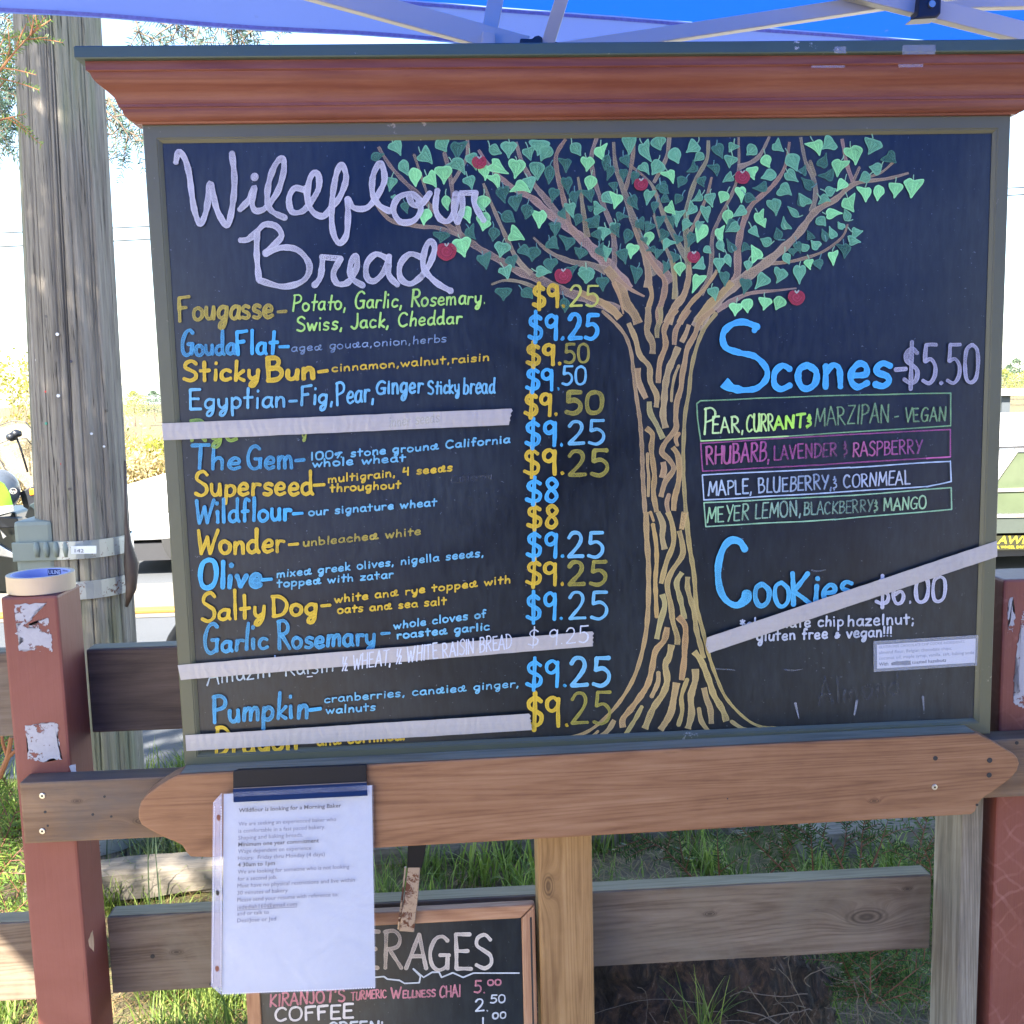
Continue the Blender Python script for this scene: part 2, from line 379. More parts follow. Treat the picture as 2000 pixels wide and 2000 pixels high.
# flaking paper scraps on the red posts (thin torn sheets with real outlines)
def scrap_mat():
    m, nt, b, o = new_mat('torn_white_paper'); v = coords(nt)
    n = noise(nt, v, 120, 6, .75, .5); g_ = noise(nt, v, 28, 3, .6, .5)
    c = mixc(nt, n, (.27, .26, .26), (.42, .41, .41)); nt.links.new(c, b.inputs['Base Color']); setin(b, Roughness=.8)
    f = mth(nt, 'ADD', mth(nt, 'MULTIPLY', n, .45), mth(nt, 'MULTIPLY', g_, .55))
    nt.links.new(ramp(nt, f, [(.43, (0, 0, 0)), (.45, (1, 1, 1))]).outputs[0], b.inputs['Alpha']); bump(nt, b, n, .5, .0008); return m
M['scrap'] = scrap_mat()
def ragged(pts, amp, n=5, seed=1):
    rd = random.Random(seed); out = []
    for i, p in enumerate(pts):
        q = pts[(i+1) % len(pts)]
        for k in range(n):
            t = k/n; out.append((p[0]+(q[0]-p[0])*t+rd.uniform(-amp, amp), p[1]+(q[1]-p[1])*t+rd.uniform(-amp, amp)))
    return out
def scrap(pts, Y, parent, amp=1.6, seed=1, n=5):
    P = [at(x, y, Y) for x, y in ragged(pts, amp, n, seed)]
    bm = bmesh.new(); vs = [bm.verts.new(Vector(p)-WLOC[parent.name]) for p in P]
    f = bm.faces.new(vs); r = bmesh.ops.triangulate(bm, faces=[f])
    me = bpy.data.meshes.new('paper_scrap'); bm.to_mesh(me); bm.free(); me.materials.append(M['scrap'])
    o = bpy.data.objects.new('paper_scrap', me); C.objects.link(o); o.parent = parent; WLOC[o.name] = WLOC[parent.name]
    return o
PYL = .0394
scrap([(29, 1181), (90, 1178), (80, 1186), (70, 1193), (62, 1208), (50, 1214), (46, 1222), (60, 1228), (74, 1226), (77, 1212), (94, 1208), (96, 1232), (101, 1246), (101, 1274), (82, 1273), (62, 1270), (36, 1270), (37, 1256), (48, 1250), (30, 1236), (41, 1220), (30, 1208)], PYL, pl, 2.2, 3, 6)
scrap([(48, 1416), (99, 1412), (114, 1414), (113, 1440), (116, 1460), (120, 1482), (100, 1483), (88, 1488), (54, 1482), (54, 1450)], PYL, pl, 2.0, 5, 8)
scrap([(134, 1496), (148, 1492), (149, 1508), (140, 1511)], PYL, pl, 1.2, 6, 3)
PYR = .0394
scrap([(1972, 1170), (1979, 1166), (1978, 1190), (1983, 1200), (1978, 1235), (1966, 1240), (1973, 1215), (1967, 1205)], PYR, pr, 2.0, 8, 5)
scrap([(1997, 1195), (2012, 1190), (2015, 1380), (1995, 1382), (1982, 1375), (1979, 1362), (1992, 1352), (1990, 1340), (1981, 1330), (1982, 1318), (1990, 1300), (1986, 1285), (1985, 1270), (1993, 1240)], PYR, pr, 2.2, 9, 6)
for q, (a, b_) in enumerate(((57, 1187), (92, 1198), (60, 1193))):
    pass
# wood wound on the lower left post's edge
M['raw'] = wood('bare_split_wood', (.10, .075, .05), (.20, .15, .10), (.30, .24, .17), 'z', .9, 1, .8)
P = [at(x, y, .0394) for x, y in ragged([(181, 1816), (172, 1836), (174, 1848), (184, 1860), (184, 1840)], .8, 3, 2)]
mb = MB(); mb.add(P, [tuple(range(len(P)))]); mb.build('bare_wood_patch', M['raw'], pl)

# ================================================================== THINGS ON AND AROUND THE FENCE
# roll of masking tape on the left red post
M['tape_side'] = plain('masking_tape_roll_side', (.56, .42, .25), .55, 0, .06, 8)
M['tape_core'] = plain('lavender_cardboard_core', (.42, .44, .66), .6, 0, .05)
c = at(80, 1130, .085); cx, cy, cz = c.x, .085, 1.1325
roll = thing('masking_tape_roll', 'roll of cream masking tape lying on top of the left red post', 'tape roll', (cx, cy, cz))
def ring(r0, r1, z0, z1, n=64, mid=None):
    m_ = MB(); vs = []
    for k in range(n):
        a = 2*math.pi*k/n
        for r, z in ((r0, z0), (r1, z0), (r1, z1), (r0, z1)): vs.append((cx+r*math.cos(a), cy+r*math.sin(a), z))
    m_.add(vs, [(4*k+i, 4*k+(i+1) % 4, 4*((k+1) % n)+(i+1) % 4, 4*((k+1) % n)+i) for k in range(n) for i in range(4)])
    return m_
ring(.0405, .0465, cz, cz+.0245).build('tape_winding', M['tape_side'], roll, bevel=.0004)
ring(.0388, .0404, cz+.0002, cz+.0243).build('cardboard_core', M['tape_core'], roll)
M['navy'] = plain('navy_print', (.03, .035, .11), .6)
M['whiteprint'] = plain('white_print', (.7, .7, .75), .6)
def text_mesh(txt, size=1.0, bold=False):
    cu = bpy.data.curves.new('t', 'FONT'); cu.body = txt; cu.size = size; cu.resolution_u = 2
    if bold: cu.offset = .018*size
    o = bpy.data.objects.new('t', cu); C.objects.link(o)
    dg = bpy.context.evaluated_depsgraph_get(); dg.update()
    me = bpy.data.meshes.new_from_object(o.evaluated_get(dg))
    vs = [v.co.copy() for v in me.vertices]; fs = [tuple(p.vertices) for p in me.polygons]
    bpy.data.objects.remove(o); bpy.data.curves.remove(cu); bpy.data.meshes.remove(me)
    return vs, fs
def on_core(a0, a1, z0, z1, r, txt=None):
    """wrap a patch or a word on the inside of the core"""
    m_ = MB()
    if txt is None:
        n = 10; vs = []
        for k in range(n+1):
            a = a0+(a1-a0)*k/n
            vs += [(cx+r*math.cos(a), cy+r*math.sin(a), z0), (cx+r*math.cos(a), cy+r*math.sin(a), z1)]
        m_.add(vs, [(2*k, 2*k+2, 2*k+3, 2*k+1) for k in range(n)])
    else:
        vs, fs = text_mesh(txt, 1, True); xs = [v.x for v in vs]; ys = [v.y for v in vs]
        x0, x1, y0, y1 = min(xs), max(xs), min(ys), max(ys)
        out = []
        for v in vs:
            a = a0+(a1-a0)*(v.x-x0)/(x1-x0); z = z0+(z1-z0)*(v.y-y0)/(y1-y0)
            out.append((cx+r*math.cos(a), cy+r*math.sin(a), z))
        m_.add(out, fs)
    return m_
zc = cz+.0245
on_core(R(97), R(66), zc-.011, zc-.0015, .0386).build('core_print', M['navy'], roll)
on_core(R(95.5), R(67.5), zc-.0092, zc-.0033, .0384, 'ULINE').build('core_lettering', M['whiteprint'], roll)
on_core(R(62), R(33), zc-.0045, zc-.002, .0386, '1-800-295-5510').build('core_lettering', M['navy'], roll)

# strips of masking tape
def tape_mat():
    m, nt, b, o = new_mat('masking_tape')
    v = coords(nt); n = noise(nt, v, 60, 5, .7, .4); n2 = noise(nt, coords(nt, (1, 1, 30)), 9, 3)
    c = mixc(nt, mth(nt, 'MULTIPLY', n, n2), (.49, .45, .385), (.37, .34, .295))
    sm = ramp(nt, noise(nt, v, 16, 4, .7, .8), [(.60, (0, 0, 0)), (.78, (1, 1, 1))]).outputs[0]; c = mixc(nt, mth(nt, 'MULTIPLY', sm, .35), c, (.22, .22, .24))
    nt.links.new(c, b.inputs['Base Color']); setin(b, Roughness=.5); nt.links.new(mth(nt, 'ADD', .74, mth(nt, 'MULTIPLY', n, .30), clamp=True), b.inputs['Alpha'])
    wr = N(nt, 'ShaderNodeTexWave', wave_type='BANDS', bands_direction='X'); nt.links.new(v, wr.inputs['Vector']); setin(wr, Scale=26, Distortion=9, Detail=3)
    bump(nt, b, mth(nt, 'ADD', n, mth(nt, 'MULTIPLY', wr.outputs['Fac'], .5)), .6, .0012)
    return m
M['tape'] = tape_mat()
def tape(pts_top, pts_bot, label, Y, cutr=True, group='strips of masking tape across the menu'):
    n = 36; root = None
    vs = []; 
    rd = random.Random(len(label))
    for k in range(n+1):
        t = k/n
        a = Vector(pts_top[0]).lerp(Vector(pts_top[1]), t); b_ = Vector(pts_bot[0]).lerp(Vector(pts_bot[1]), t)
        j = rd.uniform(-.35, .35)
        wav = .0002*math.sin(k*1.3)+.00015*math.sin(k*3.1)
        A = at(a.x, a.y+j, Y-.0004-wav); B = at(b_.x, b_.y+j, Y-.0004+wav)
        vs += [A, A.lerp(B, .5)+Vector((0, -.0003, 0)), B]
    # torn far end
    m_ = MB(); fs = []
    for k in range(n): fs += [(3*k, 3*k+1, 3*k+4, 3*k+3), (3*k+1, 3*k+2, 3*k+5, 3*k+4)]
    m = len(vs)
    m_.add(vs, fs)
    e = []
    if cutr:
        A, B = vs[-3], vs[-1]; zz = [0, .0022, -.0004, .0016, -.001, .0012, -.0008, .0004]
        ring_ = [A]+[A.lerp(B, i/7)+Vector((zz[i], 0, 0)) for i in range(1, 7)]+[B]
        m_.add([A.lerp(B, .5)-Vector((.003, 0, 0))]+ring_, [(0, i, i+1) for i in range(1, 8)])
    o = m_.build('masking_tape_strip', M['tape']); tag(o, label, 'masking tape', group)
    sm = o.modifiers.new('thick', 'SOLIDIFY'); sm.thickness = .00015; sm.offset = 0
    return o
tape([(316, 827), (999, 798)], [(319, 860), (994, 830)], 'short strip of masking tape over the upper bread line, ending left of the prices', -.0012)
tape([(347, 1299), (1157, 1233)], [(353, 1328), (1158, 1262)], 'longest strip of masking tape, slanting below the garlic rosemary line', -.0012)
tape([(362, 1436), (1033, 1394)], [(364, 1467), (1039, 1426)], 'lowest strip of masking tape, just above the bottom of the frame', -.0012)
tape([(1947, 1056), (1381, 1245)], [(1948, 1087), (1384, 1276)], 'slanting strip of masking tape across the cookies price on the right', -.0012)

# laminated ingredients label
def laminate():
    m, nt, b, o = new_mat('clear_laminate')
    setin(b, Roughness=.12, Alpha=.16); b.inputs['Base Color'].default_value = (.75, .78, .8, 1); return m
M['lam'] = laminate()
M['paper'] = plain('white_paper', (.50, .50, .52), .5, 0, .03, 20)
M['ink_black'] = plain('black_print', (.03, .03, .04), .6)
M['ink_grey'] = plain('grey_print', (.16, .16, .2), .6)
M['ink_lav'] = plain('faded_print', (.075, .075, .13), .6)
def quad(p, Y): return [at(x, y, Y) for x, y in p]
def sheet(name, p, Y, mat, parent, th=.0003):
    m_ = MB(); m_.prism(quad(p, Y), (0, th, 0)); return m_.build(name, mat, parent)
def printed(txt, p0, p1, h, Y, mat, parent, name='printed_line', bold=False):
    vs, fs = text_mesh(txt, 1, bold); x0 = min(v.x for v in vs); x1 = max(v.x for v in vs)
    m_ = MB(); out = []
    for v in vs:
        t = (v.x-x0)/(x1-x0); px = p0[0]+(p1[0]-p0[0])*t; py = p0[1]+(p1[1]-p0[1])*t
        up = v.y/.72*h
        out.append(at(px+up*.03, py-up, Y))
    m_.add(out, fs); return m_.build(name, mat, parent)
K = .3364
def c6(u, v): return (1350+u*K, 1020+v*K)
lab = thing('ingredients_label', 'small laminated white label with cookie ingredients stuck low on the right of the chalkboard', 'label', tuple(at(1807, 1278, 0)))
LBY = .0030
sheet('paper_slip', [c6(1080, 850), c6(1648, 815), c6(1652, 675), c6(1078, 712)], LBY, M['paper'], lab, .0004)
for t_, a, b__, hh, bo in (('GLUTEN FREE CHOCOLATE CHIP COOKIE INGREDIENTS:', (1090, 733), (1588, 700), 5.2, 0), ('almond flour, Belgian chocolate chips,', (1090, 766), (1513, 740), 6.6, 0),
                 ('coconut oil, maple syrup, vanilla, salt, baking soda', (1090, 799), (1642, 764), 6.6, 0), ('With', (1090, 834), (1145, 831), 6.6, 1), ('toasted hazelnuts', (1281, 823), (1480, 809), 6.6, 1)):
    printed(t_, c6(*a), c6(*b__), hh, LBY-.0003, M['ink_black'] if bo else M['ink_grey'], lab, bold=bool(bo))
sheet('marker_redaction', ragged([c6(1162, 832), c6(1276, 828), c6(1274, 803), c6(1190, 808), c6(1160, 818)], .6, 4, 4), LBY-.0003, M['ink_black'], lab, .0001)
sheet('laminate', [c6(1060, 870), c6(1660, 832), c6(1667, 655), c6(1058, 690)], LBY-.0008, M['lam'], lab, .0002)

# notice in a punched plastic sleeve, hanging from a black strip
NY = LY-.0080
not_ = thing('job_notice', 'white printed job notice in a clear punched sleeve hanging over the ledge board', 'notice', tuple(at(590, 1560, NY)))
K2 = 400/1840
def c8(u, v): return (400+u*K2, 1480+v*K2)
M['notice_paper'] = plain('notice_paper', (.37, .40, .47), .45, 0, .03, 6)
def bent_sheet(name, tl, tr, br, bl, Y, mat, parent, bulge, nx=14, ny=24, th=None, hole=None):
    vs = []; fs = []
    for j in range(ny+1):
        t = j/ny
        for i in range(nx+1):
            s = i/nx
            px = (tl[0]*(1-s)+tr[0]*s)*(1-t)+(bl[0]*(1-s)+br[0]*s)*t; py = (tl[1]*(1-s)+tr[1]*s)*(1-t)+(bl[1]*(1-s)+br[1]*s)*t
            dy = -bulge*(math.sin(s*math.pi)*.6*t+t*t*.5)+.0006*math.sin(s*9+t*5)*t
            vs.append(at(px, py, Y)+Vector((0, dy, 0)))
    for j in range(ny):
        for i in range(nx):
            a = j*(nx+1)+i; fs.append((a, a+1, a+nx+2, a+nx+1))
    m_ = MB(); m_.add(vs, fs); o = m_.build(name, mat, parent, smooth=True)
    return o
PQ = ((437, 1551), (726, 1534), (733, 1928), (434, 1940))
bent_sheet('paper_sheet', *PQ, NY, M['notice_paper'], not_, .0025)
rows = [("Wildflour is looking for a Morning Baker", (305, 490), (1225, 445), 1), ("We are seeking an experienced baker who", (303, 612), (1180, 568), 0),
 ("is comfortable in a fast paced bakery.", (302, 675), (1082, 637), 0), ("Shaping and baking breads.", (300, 737), (882, 708), 0), ("Minimum one year commitment", (300, 797), (1025, 760), 1),
 ("Wage dependent on experience", (298, 858), (955, 826), 0), ("Hours:  Friday thru Monday (4 days)", (297, 920), (1078, 882), 0), ("4 30am to 1pm", (296, 980), (630, 962), 1),
 ("We are looking for someone who is not looking", (296, 1043), (1298, 993), 0), ("for a second job.", (295, 1105), (648, 1088), 0), ("Must have no physical restrictions and live within", (293, 1168), (1348, 1113), 0),
 ("30 minutes of bakery", (292, 1232), (745, 1207), 0), ("Please send your resume with reference to:", (291, 1295), (1200, 1243), 0), ("jedediah160@gmail.com", (290, 1360), (828, 1330), 0),
 ("and or talk to", (290, 1418), (575, 1402), 0), ("Desi/Jose or Jed", (290, 1480), (640, 1462), 0)]
for t_, a, b__, bo in rows:
    printed(t_, c8(*a), c8(*b__), 8.0, NY-.0042, M['ink_black'] if bo else M['ink_lav'], not_, bold=bool(bo))
sheet('link_underline', [c8(290, 1372), c8(828, 1342), c8(828, 1338), c8(290, 1368)], NY-.0042, M['ink_lav'], not_, .0001)
def sleeve_mat():
    m, nt, b, o = new_mat('clear_sleeve_film')
    v = coords(nt); n = noise(nt, v, 16, 4, .6, 1.2)
    setin(b, Roughness=.10); b.inputs['Base Color'].default_value = (.8, .82, .9, 1)
    nt.links.new(ramp(nt, n, [(.35, (.05,)*3), (.75, (.17,)*3)]).outputs[0], b.inputs['Alpha'])
    bump(nt, b, n, .8, .004); return m
M['sleeve'] = sleeve_mat()
M['sleeve_edge'] = plain('welded_sleeve_edge', (.62, .63, .70), .3)
bent_sheet('plastic_sleeve', (433, 1549), (729, 1533), (735, 1930), (432, 1943), NY-.0050, M['sleeve'], not_, .0025)
flap = [(433, 1549), (416, 1567), (414, 1750), (412, 1926), (432, 1943), (434, 1750)]
m2, nt2, b2, o2 = new_mat('sleeve_margin_film'); setin(b2, Roughness=.15, Alpha=.30); b2.inputs['Base Color'].default_value = (.62, .62, .74, 1); M['margin'] = m2
sheet('punched_margin', flap, NY-.0046, M['margin'], not_, .0002)
for (x, y, r_) in ((427, 1597, .0036), (425, 1744, .0030), (424, 1892, .0036)):
    p = at(x, y, NY-.0049); m_ = MB(); vs = []; n = 20
    for k in range(n):
        a = 2*math.pi*k/n
        vs.append(p+Vector((r_*.75*math.cos(a), 0, r_*math.sin(a)*1.25)))
    m_.add(vs, [tuple(range(n))]); m_.build('punch_hole', M['dark_hole'] if y == 1744 else M['mahogany'], not_)
def dashes(p, q, n, w, name):
    m_ = MB()
    for k in range(n):
        t0 = k/n; t1 = t0+.55/n
        a = Vector(p).lerp(Vector(q), t0); b__ = Vector(p).lerp(Vector(q), t1)
        A = at(a.x, a.y, NY-.0058); B = at(b__.x, b__.y, NY-.0058)
        m_.bar(A, B, w, .0002, (0, 1, 0))
    m_.build(name, M['sleeve_edge'], not_)
dashes((419, 1575), (415, 1922), 70, .0010, 'welded_seam'); dashes((432, 1575), (432, 1938), 70, .0010, 'welded_seam'); dashes((434, 1941), (734, 1929), 60, .0012, 'welded_seam')
M['navy_metal'] = plain('navy_strip', (.010, .014, .030), .35, 0, .4, 14)
st = thing('black_hanging_strip', 'black strip pinning the top of the job notice to the ledge board', 'metal strip', tuple(at(585, 1530, LY)))
m_ = MB(); m_.prism(quad([(455, 1540), (716, 1527), (715, 1494), (465, 1504), (455, 1508)], LY-.0060), (0, .0058, 0)); m_.build('upper_leaf', M['black_metal'], st, bevel=.0008)
m_ = MB(); m_.prism([at(456, 1567, NY-.0095), at(718, 1554, NY-.0095), at(716, 1529, LY-.0068), at(455, 1541, LY-.0068)], (0, .0012, 0)); m_.build('lower_leaf', M['navy_metal'], st)
m_ = MB(); m_.tube([at(457, 1540, LY-.0070), at(716, 1527.5, LY-.0070)], .0006, 6); m_.build('fold_edge', plain('worn_edge', (.22, .17, .12), .5), st)

# small drinks chalkboard
KY = .050
bev = thing('drinks_chalkboard', 'small wood-framed chalkboard listing beverages, hanging half hidden behind the job notice', 'chalkboard', tuple(at(765, 1900, KY)))
M['bev_wood'] = wood('small_frame_pine', (.20, .09, .045), (.34, .18, .095), (.50, .30, .17), 'x', .6, 1, .3, crack=.15)
M['bev_woodz'] = wood('small_frame_pine_upright', (.20, .09, .045), (.34, .18, .095), (.50, .30, .17), 'z', .6, 1, .3, crack=.15)
TL = at(489, 1780, KY); TR = at(1046, 1767, KY); X0 = at(481, 1960, KY).x; X1 = at(1049, 1960, KY).x; ZT = TR.z
fw = .021
def miter(pts, mat, name='frame_side'):
    m_ = MB(); m_.prism(pts, (0, .016, 0)); return m_.build(name, mat, bev, bevel=.002)
V3 = lambda x, z: Vector((x, KY, z))
miter([V3(X0+fw+.0012, ZT-fw), V3(X1-fw-.0012, ZT-fw), V3(X1-.0012, ZT), V3(X0+.0012, ZT)], M['bev_wood'])
miter([V3(X0, .12), V3(X0+fw, .12), V3(X0+fw, ZT-fw-.0012), V3(X0, ZT-.0012)], M['bev_woodz'])
miter([V3(X1-fw, .12), V3(X1, .12), V3(X1, ZT-.0012), V3(X1-fw, ZT-fw-.0012)], M['bev_woodz'])
miter([V3(X0, .098), V3(X1, .098), V3(X1-fw, .119), V3(X0+fw, .119)], M['bev_wood'])
m_ = MB(); m_.box(X0+.01, X1-.01, KY+.005, KY+.012, .105, ZT-.012); m_.build('slate_panel', M['slate'], bev)
m_ = MB(); m_.box(X1-.008, X1-.0055, KY-.0008, KY+.001, .12, ZT-.02); m_.build('frame_groove', M['dark_hole'], bev)

# rusty clamp holding it to the rail
cl = thing('metal_clamp', 'rust-spotted metal clamp with black grip hanging below the ledge in front of the small chalkboard', 'clamp', tuple(at(810, 1700, .02)))
def rust_mat(name, base, metal=.8, amt=.5):
    m, nt, b, o = new_mat(name); v = coords(nt); n = noise(nt, v, 110, 5, .7, .6); g = noise(nt, v, 22, 3, .6)
    f = ramp(nt, mth(nt, 'ADD', mth(nt, 'MULTIPLY', n, .6), mth(nt, 'MULTIPLY', g, .4)), [(amt, (0, 0, 0)), (amt+.05, (1, 1, 1))]).outputs[0]
    c = mixc(nt, f, base, mixc(nt, n, (.05, .018, .01), (.20, .075, .03)))
    nt.links.new(c, b.inputs['Base Color']); nt.links.new(mth(nt, 'MULTIPLY', mth(nt, 'SUBTRACT', 1, f), metal), b.inputs['Metallic'])
    nt.links.new(mth(nt, 'ADD', mth(nt, 'MULTIPLY', f, .5), .3), b.inputs['Roughness']); bump(nt, b, n, .5, .001); return m
M['rust'] = rust_mat('rust_spotted_steel', (.36, .30, .25), .8, .55)
QY = .028
def blade(pts, Y0, Y1, mat, name, th=.004):
    m_ = MB(); n = len(pts)//2
    P = [at(x, y, Y0+(Y1-Y0)*k/(n-1)) for k, (x, y) in enumerate(pts[:n])]; Q = [at(x, y, Y0+(Y1-Y0)*k/(n-1)) for k, (x, y) in enumerate(pts[n:])]
    vs = []
    for p, q in zip(P, Q): vs += [p, q, q+Vector((0, th, 0)), p+Vector((0, th, 0))]
    fs = [(4*k+i, 4*k+(i+1) % 4, 4*k+4+(i+1) % 4, 4*k+4+i) for k in range(n-1) for i in range(4)]+[(0, 1, 2, 3), (4*n-1, 4*n-2, 4*n-3, 4*n-4)]
    m_.add(vs, fs); return m_.build(name, mat, cl, bevel=.0008)
blade([(797, 1640), (796, 1668), (795, 1695), (834, 1640), (830, 1668), (824, 1695)], .020, .026, M['black_metal'], 'grip', .010)
blade([(797, 1694), (790, 1750), (784, 1790), (780, 1819), (821, 1694), (817, 1750), (812, 1790), (809, 1821)], .026, .034, M['rust'], 'jaw', .004)
blade([(790, 1694), (784, 1750), (779, 1790), (776, 1815), (794, 1694), (788, 1750), (783, 1790), (780, 1817)], .031, .040, M['rust'], 'rear_jaw', .003)

# ================================================================== MARKER INK
def ink_mat():
    m, nt, b, o = new_mat('marker_ink')
    at_ = N(nt, 'ShaderNodeVertexColor'); at_.layer_name = 'ink'
    uv = N(nt, 'ShaderNodeUVMap'); uv.uv_map = 'UVMap'
    sx = N(nt, 'ShaderNodeSeparateXYZ'); nt.links.new(uv.outputs[0], sx.inputs[0])
    edge = mth(nt, 'ABSOLUTE', mth(nt, 'SUBTRACT', sx.outputs[1], .5))
    edge = ramp(nt, edge, [(.30, (0, 0, 0)), (.44, (1, 1, 1))]).outputs[0]
    mp = N(nt, 'ShaderNodeMapping'); mp.inputs['Scale'].default_value = (16, 6.5, 1); nt.links.new(uv.outputs[0], mp.inputs[0])
    st = noise(nt, mp.outputs[0], 1.0, 3, .65, .3)
    gr = noise(nt, coords(nt), 420, 3, .6); bl = noise(nt, coords(nt), 28, 2, .5)
    cov = mth(nt, 'ADD', mth(nt, 'MULTIPLY', mth(nt, 'SUBTRACT', st, .5), 3.4), mth(nt, 'MULTIPLY', mth(nt, 'SUBTRACT', gr, .5), .30))
    cov = mth(nt, 'ADD', cov, mth(nt, 'MULTIPLY', mth(nt, 'SUBTRACT', bl, .5), .7))
    cov = mth(nt, 'ADD', mth(nt, 'ADD', cov, mth(nt, 'MULTIPLY', edge, .22)), mth(nt, 'SUBTRACT', at_.outputs['Alpha'], .04), clamp=True)
    cov = mth(nt, 'MAXIMUM', cov, mth(nt, 'MULTIPLY', at_.outputs['Alpha'], .30))
    c = mixc(nt, mth(nt, 'MULTIPLY', edge, .25), at_.outputs['Color'], (.85, .88, .9), 'SOFT_LIGHT')
    nt.links.new(c, b.inputs['Base Color']); setin(b, Roughness=.55); b.inputs['Specular IOR Level'].default_value = .3
    nt.links.new(cov, b.inputs['Alpha'])
    return m
M['ink'] = ink_mat()
PX = 1/1385.0            # metres per photo pixel on the slate
class Ink:
    def __init__(s): s.v = []; s.f = []; s.uv = []; s.c = []; s.h = 0; s.base = .0003
    def pt(s, x, y, h): 
        p = at(x, y, s.Y if hasattr(s, 'Y') else SY-s.base); return Vector((p.x, p.y-h, p.z))
    def poly(s, pts, uvs, col):
        n = len(s.v); s.v += pts; s.f.append(tuple(range(n, n+len(pts)))); s.uv.append(uvs); s.c.append(col)
    def stroke(s, pts, w, col, cap=True, smooth=True, taper=False):
        """pts in photo pixels; w = width in photo pixels, one number or (start, end)"""
        P = [Vector(p) for p in pts]
        if smooth and len(P) > 2:
            Q = []
            for i in range(len(P)-1):
                a = P[max(i-1, 0)]; b_ = P[i]; c = P[i+1]; d = P[min(i+2, len(P)-1)]
                L = (c-b_).length; k = max(2, min(9, int(L/3.0)))
                for j in range(k):
                    t = j/k
                    Q.append(.5*((2*b_)+(c-a)*t+(2*a-5*b_+4*c-d)*t*t+(3*b_-a-3*c+d)*t**3))
            Q.append(P[-1]); P = Q
        m = len(P)
        if m == 1: P = [P[0]-Vector((.3, 0)), P[0]+Vector((.3, 0))]; m = 2
        w0, w1 = w if isinstance(w, tuple) else (w, w)
        s.h += 1.2e-6
        acc = 0; u0 = random.random()*5; v0 = random.randint(0, 60)*1.0
        L = []; Rr = []; U = []; f1 = random.uniform(0, 6); f2 = random.uniform(.10, .22)
        for i, p in enumerate(P):
            t = (P[min(i+1, m-1)]-P[max(i-1, 0)])
            if t.length < 1e-6: t = Vector((1, 0))
            t.normalize(); nrm = Vector((-t.y, t.x))
            if i: acc += (p-P[i-1]).length
            ww = (w0+(w1-w0)*i/(m-1))/2*(1+random.uniform(-.07, .07)+.11*math.sin(f1+acc*f2))
            if taper: ww *= .35+.65*min(1, min(i, m-1-i)/(m*.12+1))
            hh = s.h+acc*1e-8
            L.append(s.pt(*(p+nrm*ww), hh)); Rr.append(s.pt(*(p-nrm*ww), hh)); U.append(u0+acc*PX)
        for i in range(m-1):
            s.poly([L[i], L[i+1], Rr[i+1], Rr[i]], [(U[i], 1), (U[i+1], 1), (U[i+1], 0), (U[i], 0)], col)
        if cap:
            for i, sg, ww in ((0, -1, w0/2), (m-1, 1, w1/2)):
                t = (P[min(1, m-1)]-P[0]) if i == 0 else (P[-1]-P[-2])
                if t.length < 1e-6: continue
                t.normalize(); t *= sg; nrm = Vector((-t.y, t.x)); hh = s.h+(acc if i else 0)*1e-8
                if taper: ww *= .35
                pts = []; uvs = []
                for k in range(7):
                    a = -math.pi/2+math.pi*k/6
                    q = P[i]+t*math.cos(a)*ww*.8+nrm*math.sin(a)*ww
                    pts.append(s.pt(*q, hh)); uvs.append((U[i]+math.cos(a)*ww*PX*sg, .5+.5*math.sin(a)*sg*-1 if False else .5+.5*math.sin(a)))
                s.poly(pts, uvs, col)
    def fill(s, pts, centre, col):
        s.h += 1.2e-6
        n = len(pts); cpt = s.pt(*centre, s.h); u0 = random.random()*9
        A = [s.pt(*p, s.h) for p in pts]
        for i in range(n):
            j = (i+1) % n
            ua = u0+(pts[i][0])*PX*1.0; ub = u0+(pts[j][0])*PX; uc = u0+centre[0]*PX
            s.poly([A[i], A[j], cpt], [(ua, 0), (ub, 0), (uc, .5)], col)
    def build(s, name, parent, label=None):
        if not s.v: return
        o = link(name, s.v, s.f, M['ink'], parent)
        me = o.data; uvl = me.uv_layers.new(name='UVMap'); ca = me.color_attributes.new('ink', 'FLOAT_COLOR', 'CORNER')
        uv = []; cc = []
        for us, c in zip(s.uv, s.c):
            for u in us: uv += [u[0], u[1]]; cc += list(c)
        uvl.data.foreach_set('uv', uv); ca.data.foreach_set('color', cc)
        if label: o['label'] = label
        return o

# colours of the pens: linear rgb + coverage
BLUE = (.075, .40, .64, .98); BLUE2 = (.085, .36, .56, .70); YEL = (.66, .44, .035, .92); YEL2 = (.46, .36, .06, .72); OLI = (.33, .29, .05, .78)
LIME = (.42, .72, .15, 1.0); LAV = (.55, .54, .54, .76); LAVG = (.40, .40, .47, .80); PALEB = (.27, .38, .50, .66); WHITE = (.52, .55, .57, .98)
PINK = (.50, .14, .27, .80); DIMG = (.24, .42, .18, .62); SKYT = (.17, .46, .60, .98); CREAM = (.50, .42, .34, .74)

